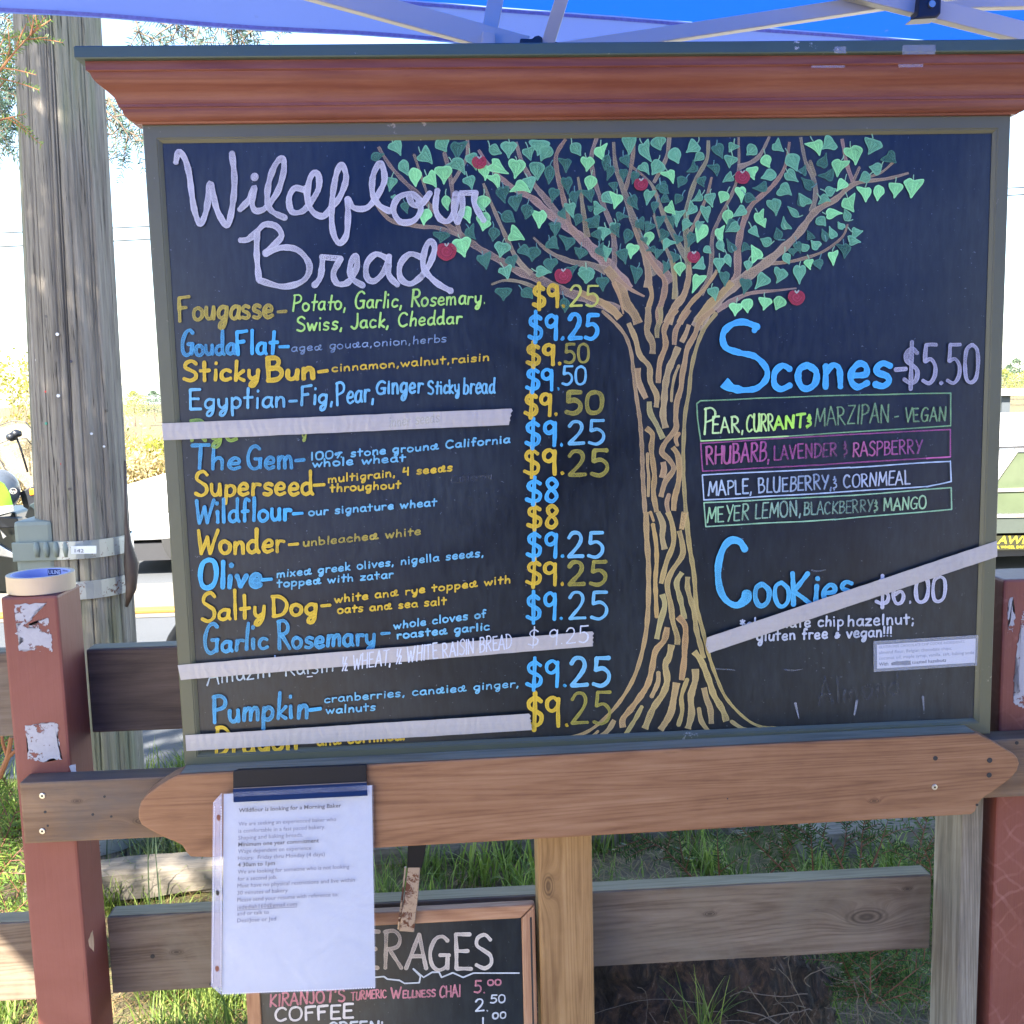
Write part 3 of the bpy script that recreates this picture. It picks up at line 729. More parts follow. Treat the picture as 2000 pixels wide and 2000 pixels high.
# ---- single-stroke alphabet, drawn by hand.  y: 0 = baseline, 100 = capital height, lower case body 0..60
G = {}
def g(ch, w, *st): G[ch] = (w, st)      # each stroke: ('c'|'s', x,y,x,y,...)
g('A', 70, ('s', 0,0, 34,100, 68,0), ('s', 14,36, 56,36)); g('B', 62, ('s', 8,0, 8,100), ('c', 4,98, 40,98, 50,78, 36,56, 10,53), ('c', 10,53, 50,50, 60,26, 42,4, 4,0))
g('C', 66, ('c', 60,84, 44,99, 20,92, 4,56, 10,18, 32,0, 62,14)); g('D', 68, ('s', 8,0, 8,100), ('c', 2,98, 36,96, 62,72, 64,40, 44,8, 4,0))
g('E', 58, ('s', 54,98, 6,98, 6,2, 56,2), ('s', 6,52, 46,52)); g('F', 58, ('s', 58,100, 6,96, 8,0), ('s', 8,54, 42,56))
g('G', 72, ('c', 62,86, 44,99, 20,90, 4,54, 10,16, 32,0, 58,12, 62,42), ('s', 36,44, 68,44), ('s', 62,44, 62,4)); g('H', 66, ('s', 6,0, 6,100), ('s', 60,0, 60,100), ('s', 6,50, 60,52))
g('I', 18, ('s', 9,0, 9,100)); g('J', 50, ('c', 40,100, 42,40, 36,8, 18,0, 2,16)); g('K', 64, ('s', 8,0, 8,100), ('s', 56,96, 10,42, 60,0)); g('L', 52, ('s', 8,100, 8,2, 52,2))
g('M', 84, ('s', 4,0, 12,100, 40,26, 70,100, 80,0)); g('N', 70, ('s', 6,0, 8,98, 60,2, 62,100)); g('O', 74, ('c', 36,99, 12,88, 3,50, 14,10, 38,0, 62,14, 70,52, 58,90, 36,99))
g('P', 60, ('s', 8,0, 8,100), ('c', 2,96, 34,100, 56,84, 50,58, 10,46)); g('R', 64, ('s', 8,0, 8,100), ('c', 2,97, 34,100, 54,82, 46,58, 10,50), ('s', 20,50, 62,0))
g('S', 60, ('c', 54,84, 36,99, 12,90, 8,68, 30,53, 52,38, 54,14, 32,0, 4,10)); g('T', 66, ('s', 0,98, 66,100), ('s', 34,98, 32,0)); g('U', 66, ('c', 6,100, 6,30, 18,2, 44,2, 58,30, 60,100), ('s', 60,100, 60,2))
g('V', 66, ('s', 2,100, 30,0, 62,100)); g('W', 92, ('s', 2,100, 22,0, 44,72, 62,0, 90,100)); g('Y', 62, ('s', 2,100, 30,48), ('s', 60,100, 22,0)); g('Z', 62, ('s', 4,98, 58,98, 4,2, 60,2))
g('a', 52, ('c', 44,54, 24,60, 6,42, 6,14, 22,1, 40,14, 44,50), ('c', 45,58, 44,20, 52,1)); g('b', 50, ('s', 7,100, 7,2), ('c', 7,40, 24,58, 44,44, 44,14, 24,0, 7,10))
g('c', 46, ('c', 42,50, 24,60, 6,44, 6,14, 22,1, 44,10)); g('d', 54, ('c', 42,52, 24,58, 6,42, 6,14, 22,1, 42,14), ('c', 44,98, 43,40, 45,14, 54,1))
g('e', 48, ('c', 6,30, 40,32, 40,52, 24,60, 7,42, 6,16, 22,0, 46,10)); g('f', 40, ('c', 40,92, 26,100, 18,84, 18,0), ('s', 4,54, 36,56))
g('g', 52, ('c', 44,52, 24,60, 6,44, 6,18, 22,5, 42,20), ('c', 45,58, 44,-10, 32,-40, 16,-38, 18,-18, 44,0)); g('h', 50, ('s', 8,100, 7,0), ('c', 8,36, 24,58, 40,48, 42,0))
g('i', 20, ('s', 10,58, 10,0), ('s', 10,82, 11,86)); g('k', 46, ('s', 8,100, 8,0), ('s', 40,60, 10,26, 44,0)); g('l', 20, ('s', 10,100, 10,0)); g('m', 76, ('s', 7,58, 7,0), ('c', 8,38, 22,58, 34,48, 36,0), ('c', 36,38, 50,58, 64,48, 68,0))
g('n', 50, ('s', 8,58, 7,0), ('c', 8,36, 24,58, 40,48, 43,0)); g('o', 52, ('c', 26,59, 8,50, 4,26, 14,4, 30,0, 46,14, 47,42, 26,59)); g('p', 52, ('s', 8,58, 8,-42), ('c', 8,40, 26,58, 46,44, 44,14, 26,0, 8,10))
g('r', 40, ('s', 8,58, 8,0), ('c', 8,34, 20,56, 40,52)); g('s', 44, ('c', 40,52, 22,60, 8,50, 10,36, 32,26, 38,12, 24,0, 4,6)); g('t', 42, ('s', 20,92, 20,0), ('s', 2,58, 42,60))
g('u', 50, ('c', 6,58, 6,20, 18,1, 34,8, 42,30, 43,58), ('s', 43,58, 44,0)); g('v', 46, ('s', 3,58, 22,0, 44,58)); g('w', 68, ('s', 3,58, 18,0, 34,48, 48,0, 66,58)); g('x', 46, ('s', 4,58, 42,0), ('s', 42,58, 4,0))
g('y', 50, ('c', 6,58, 8,22, 22,6, 40,20), ('c', 45,60, 42,-8, 28,-40, 12,-36, 20,-16, 44,2)); g('z', 46, ('s', 4,56, 42,56, 4,2, 44,2))
g('q', 52, ('c', 44,52, 24,60, 6,44, 6,18, 22,5, 42,20), ('s', 45,58, 44,-40)); g('j', 22, ('c', 12,58, 12,-20, 2,-34))
g('0', 66, ('c', 32,98, 10,86, 4,50, 12,12, 32,2, 54,14, 61,50, 54,86, 32,98)); g('1', 30, ('s', 15,98, 14,2)); g('2', 64, ('c', 8,78, 22,97, 44,96, 54,76, 44,48, 8,4), ('s', 8,4, 62,6)); g('4', 60, ('s', 20,98, 8,46, 50,50), ('s', 50,98, 46,0))
g('5', 64, ('s', 60,98, 16,98, 13,56), ('c', 13,56, 38,62, 58,44, 56,18, 34,1, 6,8)); g('6', 60, ('c', 46,98, 18,70, 6,34, 20,2, 44,4, 54,28, 40,46, 12,34)); g('8', 62, ('c', 48,84, 30,99, 12,86, 16,66, 42,42, 50,20, 32,1, 10,14, 16,42, 46,66, 50,80))
g('9', 60, ('c', 48,84, 30,98, 8,86, 8,62, 26,52, 46,66, 50,90), ('s', 50,94, 50,0)); g('$', 66, ('c', 58,82, 36,94, 12,82, 14,62, 40,50, 60,36, 56,12, 32,4, 4,14), ('s', 34,112, 33,-12)); g('%', 70, ('c', 14,60, 4,50, 12,36, 22,44, 20,58, 14,60), ('s', 50,66, 22,0), ('s', 30,62, 60,62), ('s', 54,6, 55,8))
g('.', 20, ('s', 9,4, 10,4)); g(',', 22, ('s', 12,8, 6,-16)); g('-', 46, ('s', 6,40, 40,42)); g("'", 16, ('s', 8,98, 6,76)); g(' ', 34); g('!', 16, ('s', 8,90, 7,28), ('s', 7,4, 7,5)); g(';', 22, ('s', 10,48, 11,48), ('s', 12,10, 6,-14)); g('*', 40, ('s', 18,90, 18,40), ('s', 2,82, 36,50), ('s', 2,52, 36,80))
g('&', 44, ('c', 8,70, 30,76, 26,54, 12,46, 34,36, 34,12, 6,4), ('s', 20,96, 20,84), ('s', 14,-8, 15,-10)); g('+', 44, ('c', 36,10, 12,40, 22,56, 30,42, 6,16, 20,2, 42,32)); g('/', 40, ('s', 38,100, 4,0))
g('½', 66, ('s', 8,98, 8,50), ('s', 46,96, 6,0), ('c', 34,44, 46,52, 54,40, 36,0), ('s', 36,0, 62,0)); g('—', 60, ('s', 4,40, 56,42))
# the looped d and b of the small handwriting
g('ḑ', 66, ('c', 28,54, 10,50, 5,24, 16,2, 32,6), ('c', 30,8, 52,40, 52,70, 40,66, 36,34, 48,4, 66,10))

def write(ink, txt, p0, p1, h, w, col, xh=.6, slant=.02, jit=.02, wf=None, col2=None):
    """txt on the line p0-p1 (photo pixels), h capital height, xh x-height / h"""
    adv = sum(G[c][0]+12 for c in txt)-12
    x = 0; nC = len(txt)
    for k, c in enumerate(txt):
        gw, sts = G[c]
        low = c.islower() or c == 'ḑ'
        j = Vector((random.uniform(-jit, jit), random.uniform(-jit, jit)))*h
        cc = col
        if col2 is not None:
            t = k/max(1, nC-1); cc = tuple(a*(1-t)+b_*t for a, b_ in zip(col, col2))
        cc = (*cc[:3], cc[3]+random.uniform(-.08, .05))
        sy = 1+random.uniform(-jit, jit)*3; rot = random.uniform(-jit, jit)*3; wk = w*random.uniform(.88, 1.06)
        def tr(a, b_):
            if low:
                b_ = b_/60*xh*100 if b_ <= 60 else xh*100+(b_-60)/40*(100-xh*100)
            t = (x+a)/adv
            return (p0[0]+(p1[0]-p0[0])*t+b_/100*h*(slant+rot)+j.x, p0[1]+(p1[1]-p0[1])*t-b_/100*h*sy+j.y)
        for st_ in sts:
            q = st_[1:]; P = [tr(q[i], q[i+1]) for i in range(0, len(q), 2)]
            if st_[0] == 's':
                for a, b_ in zip(P[:-1], P[1:]): ink.stroke([a, (a[0]*.5+b_[0]*.5+random.uniform(-.012, .012)*h, a[1]*.5+b_[1]*.5+random.uniform(-.012, .012)*h), b_], wk, cc)
            else: ink.stroke(P, wk, cc)
        x += gw+12
def m1(u, v, y0=250, x0=300, s=.3623): return (x0+u*s, y0+v*s)

# ---- the drawn tree -------------------------------------------------------------
BR = (.44, .31, .13, .84); BRg = (.38, .29, .17, .72)
tree = Ink(); tree.base = .0003
TR3 = [([(130,40),(260,160),(350,280),(400,430),(420,600),(450,850),(480,1050),(500,1300),(510,1600),(530,1932)],(30,42)), ([(375,150),(440,300),(480,450),(570,560),(580,700),(640,830),(635,945)],50),
([(560,0),(560,130),(550,230),(600,340),(600,440)],60), ([(670,0),(680,100),(645,200),(645,290)],44), ([(830,20),(760,110),(710,220),(725,360),(670,520),(655,715)],50), ([(950,20),(880,120),(820,220),(805,355)],48),
([(945,165),(915,250),(875,330)],44), ([(1180,20),(1050,130),(1000,260),(930,390),(905,520),(880,650),(870,760),(830,900),(820,1050),(820,1150),(720,1280),(690,1370),(760,1440),(800,1530),(720,1650),(680,1790)],50),
([(1200,60),(1080,220),(1010,400),(965,600),(945,800),(910,1000),(895,1250),(890,1450),(900,1700),(915,1932)],36), ([(845,375),(800,480),(750,600),(720,750),(710,900),(700,1020),(725,1140)],60), ([(850,550),(810,650),(785,780),(780,885)],26),
([(460,575),(470,690),(500,780),(540,860)],55), ([(570,890),(580,1000),(640,1110),(700,1240)],50), ([(540,1140),(600,1200),(590,1330),(610,1500),(620,1600),(610,1750),(640,1932)],48), ([(555,1380),(555,1500),(565,1600),(560,1780)],28),
([(850,1190),(820,1240),(835,1300)],36), ([(790,1320),(840,1400),(855,1560),(840,1680),(810,1800),(800,1920)],52), ([(700,1460),(710,1530),(690,1610)],55), ([(755,1770),(735,1850),(750,1932)],40)]
TR4 = [([(665,0),(670,200),(685,450),(680,800),(650,1050),(580,1300),(470,1500),(330,1660),(180,1770),(0,1815)],(46,20)), ([(985,0),(1010,250),(1050,500),(1070,750),(1120,950),(1170,1150),(1220,1300),(1300,1480),(1420,1620),(1550,1710),(1700,1730),(1930,1730)],(40,14)),
([(700,0),(725,70)],22), ([(760,0),(800,100),(795,200),(815,300)],46), ([(840,0),(875,100),(885,250),(830,400),(785,575)],40), ([(930,150),(955,250),(955,350),(870,480),(835,590),(865,750),(880,880),(915,1000),(915,1065)],42),
([(720,100),(745,250),(750,400),(740,550),(745,700),(750,840)],34), ([(795,660),(815,750),(780,880),(750,1020)],45), ([(955,485),(910,570),(940,700),(975,860)],42), ([(1000,520),(1000,620),(1050,800),(1070,950),(1110,1100),(1125,1175)],40),
([(920,840),(980,920),(975,1100),(970,1200),(950,1350)],46), ([(835,925),(810,1030),(740,1120),(710,1270),(670,1400),(560,1560),(480,1660),(480,1730)],46), ([(870,1065),(850,1160),(820,1230),(835,1350),(800,1460),(720,1580),(655,1740)],50),
([(764,1290),(760,1370),(710,1480)],36), ([(1050,1120),(1110,1200),(1170,1350),(1210,1470),(1280,1590),(1310,1680)],48), ([(1060,1260),(1060,1350),(1025,1480),(1030,1620),(1000,1740)],52), ([(910,1370),(890,1480),(860,1620),(780,1750)],54),
([(995,1345),(950,1480),(955,1600),(925,1710)],34), ([(1130,1410),(1150,1500),(1180,1580),(1190,1700)],46), ([(1090,1580),(1110,1680),(1170,1765)],36), ([(630,1565),(580,1660),(485,1810)],34), ([(410,1670),(370,1740),(310,1800)],38),
([(280,1760),(210,1810),(100,1830)],22), ([(1350,1680),(1450,1740),(1600,1755)],28), ([(975,0),(950,140)],44), ([(0,1815),(-60,1812),(-140,1825),(-180,1822)],(20,10))]
CA = [([(125,150),(200,270),(300,380),(400,470),(540,620),(640,700),(760,790),(900,870),(1000,930),(1150,990),(1300,1060),(1450,1110),(1640,1180)],(18,64)), ([(350,200),(390,320),(430,440)],16), ([(540,190),(570,300),(590,430),(600,560),(640,690)],24),
([(685,100),(680,220),(590,380)],22), ([(755,170),(840,290),(960,400),(1100,480),(1200,570),(1350,680),(1480,800),(1600,930),(1700,1050)],(16,84)), ([(785,380),(850,540),(920,700),(1000,860),(1090,950)],(16,36)),
([(990,120),(1030,250),(1100,380),(1180,480),(1300,630)],(20,44)), ([(1305,100),(1245,200),(1250,310),(1290,480),(1330,650),(1400,740)],(22,40)), ([(1500,90),(1465,220),(1490,380),(1550,540),(1600,680),(1610,850),(1590,940)],(22,38)),
([(1380,340),(1400,450),(1420,600),(1440,720)],(14,38)), ([(1605,120),(1620,280),(1680,460),(1740,640),(1800,800),(1880,950)],(18,64)), ([(1735,70),(1720,250),(1680,420)],24), ([(1100,720),(1200,810),(1330,870),(1480,900),(1560,930)],(12,54)),
([(840,1015),(920,990),(1020,1000),(1150,1050)],(12,26)), ([(110,500),(200,610),(380,650),(500,660),(640,710)],26), ([(1700,260),(1830,370),(1880,480),(1932,620)],14), ([(1860,570),(1890,700),(1932,780)],10)]
CB = [([(185,90),(165,220),(90,370)],24), ([(20,340),(80,400),(150,580),(220,720),(300,870)],(16,40)), ([(430,110),(420,230),(350,360),(300,520),(290,650),(300,850),(310,960)],(20,42)), ([(450,345),(420,460),(360,600),(310,700)],(14,24)),
([(620,90),(620,280),(590,420),(500,600),(455,720),(450,850),(430,980),(380,1080)],(14,34)), ([(815,85),(740,220),(620,280)],(14,36)), ([(940,120),(910,280),(830,400),(700,520),(640,660),(615,800),(610,960),(560,1050)],(16,54)),
([(1010,90),(1040,240),(1090,350),(1105,450),(1080,560)],(18,36)), ([(1070,240),(1100,330)],20), ([(1270,100),(1300,260),(1340,370)],(18,30)), ([(1380,280),(1340,370)],16), ([(1590,250),(1520,310),(1440,340)],14),
([(1690,315),(1560,350),(1400,370),(1320,400),(1230,480),(1100,560),(1000,690),(900,790),(780,890),(650,980),(520,1080),(420,1190),(350,1288)],(14,78)), ([(1305,640),(1270,720),(1150,810),(1000,860),(880,880),(770,880)],(12,24)),
([(985,1040),(850,1055),(700,1070),(600,1110),(480,1180)],(8,40)), ([(480,930),(420,1030)],20), ([(85,580),(130,720),(190,850),(220,1000),(220,1110)],(10,38)), ([(0,750),(80,860),(150,930),(200,1000)],(34,60))]
CG = [([(700,100),(780,300),(850,500),(880,700),(870,850)],(40,110)), ([(850,420),(970,600),(1080,750),(1080,900),(1040,1050),(1010,1150),(1020,1300)],(60,84)), ([(1390,560),(1380,750),(1320,950),(1220,1080),(1160,1200),(1120,1300)],(56,110)),
([(900,830),(920,950),(880,1100),(870,1200),(880,1300)],60), ([(1180,500),(1210,700),(1210,900),(1200,990)],60), ([(1740,650),(1580,870),(1440,1010),(1340,1150),(1270,1300)],(30,80)), ([(1932,780),(1800,920),(1660,1050),(1560,1180),(1500,1300)],(84,116)),
([(350,600),(480,760),(560,900),(600,1050),(700,1180),(750,1300)],(110,120)), ([(480,720),(640,860),(830,960)],(64,24)), ([(0,900),(150,970),(300,1040),(430,1130),(520,1230)],(70,110)), ([(440,780),(510,950),(565,1180)],(60,20))]
def lay(lst, x0, y0, s, col):
    for pts, w in lst:
        P = [(x0+a*s, y0+b_*s) for a, b_ in pts]
        w2 = tuple(q*s for q in w) if isinstance(w, tuple) else w*s
        c = (*[q*random.uniform(.9, 1.1) for q in col[:3]], col[3]+random.uniform(-.12, .08))
        tree.stroke(P, w2, c, cap=(max(w2) if isinstance(w2, tuple) else w2) < 9)
lay(CA, 700, 240, .3106, BRg); lay(CB, 1250, 240, .3106, BRg); lay(CG, 1130, 430, .1553, BR)
lay(TR3, 1150, 600, .20704, BR); lay(TR4, 1100, 1000, .2433, (.48, .335, .12, .90))
tree.build('drawn_trunk_and_branches', board)

LV = Ink(); LV.base = .0012
LC = [((.055, .17, .105), .82), ((.15, .42, .21), .84), ((.26, .70, .25), .94)]
L = {}
L[(720,250)] = [(405,350,300,180,150,1),(200,325,30,385,100,0),(800,455,650,310,190,1),(980,300,880,130,180,1),(1110,410,1130,180,180,0),(1215,590,1040,420,170,1),(1355,535,1270,320,130,1),(1465,665,1430,480,120,2),(1675,320,1520,240,130,1),(1765,575,1550,440,160,2),(1760,385,1770,180,170,1),(1835,640,1860,410,180,2),(500,600,430,400,130,1),(595,740,560,500,150,2),(850,750,730,600,160,2),(945,710,930,480,180,2),(1300,775,1240,610,140,1),(1640,780,1560,590,120,2),(1720,950,1690,750,150,0),(260,800,290,620,120,1),(1445,1045,1445,850,180,2),(1850,1050,1840,850,140,0),(1845,1185,1670,1090,150,0),(490,1080,460,940,100,0),(1000,1040,970,850,100,2),(695,1225,750,1020,140,2),(1275,1200,1200,1010,140,2),(1430,1288,1480,1060,160,2),(320,900,300,855,60,1)]
L[(1000,250)] = [(320,350,330,150,210,1),(235,410,200,250,150,1),(365,420,490,240,150,1),(320,660,260,430,180,1),(240,800,190,620,140,1),(235,815,30,720,150,2),(865,350,750,200,140,1),(935,550,940,380,150,2),(1155,415,1110,230,150,2),(680,565,670,390,130,0),(460,710,480,470,120,0),(705,840,680,630,120,0),(500,950,550,770,120,0),(1465,350,1460,110,170,1),(1755,430,1640,200,140,1),(1870,280,1830,110,180,1),(1170,540,1210,340,100,0),(1195,665,1240,480,110,0),(1465,500,1400,360,110,0),(1400,680,1400,520,100,0),(1725,590,1620,460,110,1),(1760,590,1840,400,170,1),(970,800,995,600,150,2),(1000,940,960,780,140,0),(800,1000,790,800,120,0),(1280,810,1260,680,100,0),(1260,950,1150,820,150,1),(1285,1020,1320,830,150,2),(780,1140,730,950,130,1),(800,1230,850,1080,110,0),(340,1265,345,1050,180,2),(165,1150,190,960,150,0),(50,1050,60,860,110,0),(540,1288,540,1190,120,0),(680,1150,610,1040,110,0),(1180,1030,1030,1010,150,1),(950,980,1020,1020,80,0),(1090,1260,1010,1120,150,0),(1590,1030,1500,860,120,0),(1690,975,1730,790,120,1),(1510,710,1560,560,90,0),(1930,800,1860,690,120,0),(1790,1080,1810,930,80,0),(1330,1180,1400,1080,110,0),(1650,1280,1590,1150,110,0),(1700,1270,1740,1180,100,0),(1290,1288,1300,1200,110,1)]
L[(1280,250)] = [(290,450,230,250,160,1),(385,310,530,190,150,1),(490,420,600,320,110,1),(850,390,760,220,130,0),(775,610,730,460,120,0),(390,555,510,470,110,0),(225,700,150,540,130,2),(285,750,390,630,120,0),(615,745,580,620,100,0),(170,825,60,710,120,0),(195,930,90,860,100,0),(250,960,340,850,110,0),(455,920,580,840,100,1),(925,305,990,200,120,1),(930,505,970,350,150,1),(1145,340,1250,220,150,1),(1440,500,1380,340,130,2),(1615,300,1500,190,130,1),(1785,545,1670,330,170,1),(1245,655,1215,490,140,2),(845,685,970,610,110,1),(820,945,900,810,130,2),(1080,945,1060,750,110,2),(1325,630,1520,580,130,1),(1215,755,1400,720,110,0),(1800,680,1660,560,120,1),(1715,850,1560,760,160,1),(1265,900,1130,840,120,0),(1515,1110,1460,910,150,1),(720,1000,690,820,130,1),(660,1190,640,990,120,1),(265,1250,300,1040,120,1),(250,1090,150,980,130,2),(385,1100,490,970,120,1),(960,1120,1130,1010,110,1),(905,1220,920,1030,120,2),(1380,1255,1290,1070,130,2),(1660,985,1800,1120,80,1),(340,1288,400,1140,110,1),(30,1280,60,1110,100,0),(225,1270,190,1110,80,0),(880,1280,1030,1190,120,0),(1610,1110,1650,1270,100,1),(1800,820,1870,960,120,0)]
L[(1540,250)] = [(390,350,310,170,170,2),(420,270,575,170,180,1),(840,470,780,250,200,2),(1000,335,1060,130,200,1),(1355,440,1240,330,170,0),(475,310,400,490,120,0),(570,485,450,640,130,0),(610,620,660,410,170,2),(210,460,160,570,90,0),(1010,490,1170,490,150,1),(885,660,1020,590,140,1),(600,800,710,660,120,2),(155,620,290,750,110,0),(600,770,460,800,120,1),(970,935,960,750,150,2),(1115,920,1135,720,130,2),(1325,885,1340,690,160,2),(1535,885,1570,650,210,2),(820,1060,740,880,180,2),(530,925,400,890,120,1),(125,820,220,970,130,1),(680,1075,480,1090,110,2),(700,1020,750,1170,100,1),(465,1235,350,1140,120,1),(620,1180,680,1250,80,1)]
L[(850,430)] = [(515,245,420,100,130,0),(725,270,730,90,130,0),(595,140,640,0,120,2),(1125,250,940,160,170,2),(375,470,320,240,220,2),(810,475,850,290,170,1),(640,625,590,440,180,0),(1000,600,960,460,140,0),(910,745,860,600,160,1),(1195,475,1070,340,120,0),(1215,525,1280,340,150,0),(1555,365,1430,250,150,0),(1650,385,1670,215,170,0),(1500,215,1500,50,130,0),(1815,490,1830,350,150,0),(1460,665,1460,490,160,0),(1460,660,1280,650,120,1),(855,1015,850,850,180,0),(1225,990,1090,880,150,0),(1630,1165,1620,980,120,0),(1880,790,1900,610,170,1),(1720,700,1700,590,150,0),(60,290,60,150,180,0)]
L[(1130,430)] = [(260,110,160,20,140,0),(305,260,345,90,140,1),(510,220,450,60,110,0),(270,270,190,140,120,0),(585,295,620,110,120,0),(820,130,750,20,110,0),(835,160,900,40,110,0),(875,325,910,150,120,2),(1010,270,1090,130,110,0),(850,300,820,220,80,0),(655,490,700,310,140,2),(960,420,900,350,90,0),(970,500,1010,370,90,0),(1070,385,1160,250,120,1),(1230,310,1260,200,110,0),(345,530,370,340,120,1),(590,560,520,370,130,0),(330,470,250,330,110,0),(20,490,30,360,130,0),(1190,540,1220,420,110,0),(1275,705,1290,530,130,2),(1060,680,1110,540,90,0),(710,805,740,600,140,0),(90,800,100,620,190,1),(305,900,295,720,140,0),(1305,140,1370,20,110,1),(1370,350,1440,170,110,0),(1490,285,1600,60,150,2),(1500,140,1520,20,90,1),(1815,290,1770,100,110,2),(1665,420,1590,330,90,1),(1830,400,1760,260,100,1),(1430,605,1580,540,130,1),(1425,920,1520,690,130,2),(1765,665,1770,480,120,1),(1910,590,1860,430,90,1),(1835,845,1820,660,110,0),(1720,1020,1670,850,120,1)]
L[(1400,430)] = [(100,150,270,60,110,1),(530,215,430,90,100,1),(600,95,560,10,90,2),(545,235,680,300,120,1),(745,95,770,250,110,0),(120,230,210,390,90,0),(310,400,400,320,110,0),(430,310,520,490,150,2),(380,635,400,510,100,1),(1050,420,1000,290,90,0),(960,450,960,360,100,0),(1070,300,1130,390,100,1),(1130,130,1180,240,90,0),(1180,250,1280,340,110,1),(1320,110,1370,270,80,0),(1410,75,1480,220,90,1),(1530,25,1590,100,60,1),(1835,135,1700,150,120,1),(1810,280,1660,270,110,1),(1600,485,1590,310,140,0),(910,555,850,420,100,1),(1460,575,1450,400,110,2),(1175,625,1160,500,100,2),(1295,620,1290,490,120,0),(1035,810,1040,590,140,1),(745,795,800,620,150,1),(475,870,620,690,150,1),(330,940,360,740,130,0),(225,1210,245,1050,140,2),(385,1170,410,990,140,2),(580,1135,600,970,150,2),(740,1130,800,960,150,2)]
rl = random.Random(3)
for (x0, y0), lst in L.items():
    for (tx, ty, bx, by, w, cl_) in lst:
        T = Vector((x0+tx*.15528, y0+ty*.15528)); B = Vector((x0+bx*.15528, y0+by*.15528)); w *= .15528
        ax = T-B; ln = ax.length; ax.normalize(); nn = Vector((-ax.y, ax.x)); sk_ = rl.uniform(-.5, .5); heart = rl.uniform(-.12, .07)
        kind = rl.random(); w *= 1.14; fl = rl.choice((-1, 1))
        if kind < .4: sh = [(.04, 0), (heart, .20), (heart*.6+.02, .40), (.14, .52), (.32, .50), (.52, .32), (.76, .11), (1.0, .025)]; sh2 = sh
        elif kind < .75: sh = [(.06, 0), (-.02, .22), (-.08, .44), (-.10, .60), (.14, .50), (.40, .30), (.72, .12), (1.0, .03)]; sh2 = [(.06, 0), (heart, .20), (.04, .38), (.20, .50), (.38, .44), (.56, .30), (.78, .12), (1.0, .02)]
        else: sh = [(.0, 0), (.02, .12), (.10, .28), (.24, .40), (.42, .44), (.60, .34), (.80, .15), (1.0, .03)]; sh2 = [(.0, 0), (.04, .16), (.12, .36), (.28, .52), (.46, .50), (.62, .34), (.82, .12), (1.0, .02)]
        P = []
        for t, s_ in sh: P.append(B+ax*t*ln+nn*fl*(s_*w*rl.uniform(.88, 1.1)+sk_*w*t*(1-t)*1.3))
        for t, s_ in sh2[:0:-1]: P.append(B+ax*t*ln-nn*fl*(s_*w*rl.uniform(.88, 1.1)-sk_*w*t*(1-t)*1.3))
        c, a = LC[cl_]; k = rl.uniform(.88, 1.12); col = (c[0]*k, c[1]*k, c[2]*k, a+rl.uniform(-.1, .1))
        # smooth the outline once
        Q = []
        for i in range(len(P)):
            p, q = P[i], P[(i+1) % len(P)]; Q += [p.lerp(q, .25), p.lerp(q, .75)] if i not in (7,) else [p.lerp(q, .5)]
        LV.fill(Q, B+ax*ln*.38, col)
        oc = (min(1, col[0]*1.35+.01), min(1, col[1]*1.22), min(1, col[2]*1.25), min(1, a+.05))
        LV.stroke(Q+[Q[0]], 1.1, oc, cap=False, smooth=False)
        # hatching inside the leaf
        for k_ in range(2):
            t0 = rl.uniform(.08, .3); s_ = (k_-1)*.2
            LV.stroke([B+ax*t0*ln+nn*s_*w*1.1, B+ax*.5*ln+nn*s_*w*.8, B+ax*.72*ln+nn*s_*w*.35], 1.3, (*oc[:3], a-.08), cap=False)
        if rl.random() < .62:
            d = (-ax*.55+Vector((rl.uniform(-.5, .5), -.55))).normalized(); e = B+d*rl.uniform(8, 13)
            LV.stroke([B, B.lerp(e, .5)+Vector((rl.uniform(-1.5, 1.5), 0)), e], 1.9, (.30, .55, .28, .9) if cl_ else (.16, .34, .26, .8))
LV.build('drawn_leaves', board)
def apple(x, y, r, c=(.30, .035, .050, .96)):
    AP = Ink(); AP.base = .0032
    P = []
    for k in range(22):
        a = 2*math.pi*k/22-math.pi/2; rr = r*(1-.28*math.exp(-((k if k < 11 else 22-k)/1.8)**2))*rl.uniform(.96, 1.04); P.append((x+rr*math.cos(a)*1.04, y+rr*math.sin(a)))
    AP.fill(P, (x, y+1), c); AP.stroke([(x+r*.6*math.cos(k*.7)*(1-k/16), y+r*.6*math.sin(k*.7)*(1-k/16)) for k in range(14)], 1.6, (.42, .06, .09, .8))
    AP.stroke([(x-3, y-r*.75), (x, y-r*.5), (x+4, y-r*.8)], 2.6, (.38, .50, .36, .9)); AP.build('drawn_apple', board)
for a in ((936,316,14), (1252,359,13.5), (1450,345,14.5), (872,490,19), (1100,538,16.5), (1355,501,12.5), (1556,580,16)):
    apple(*a)

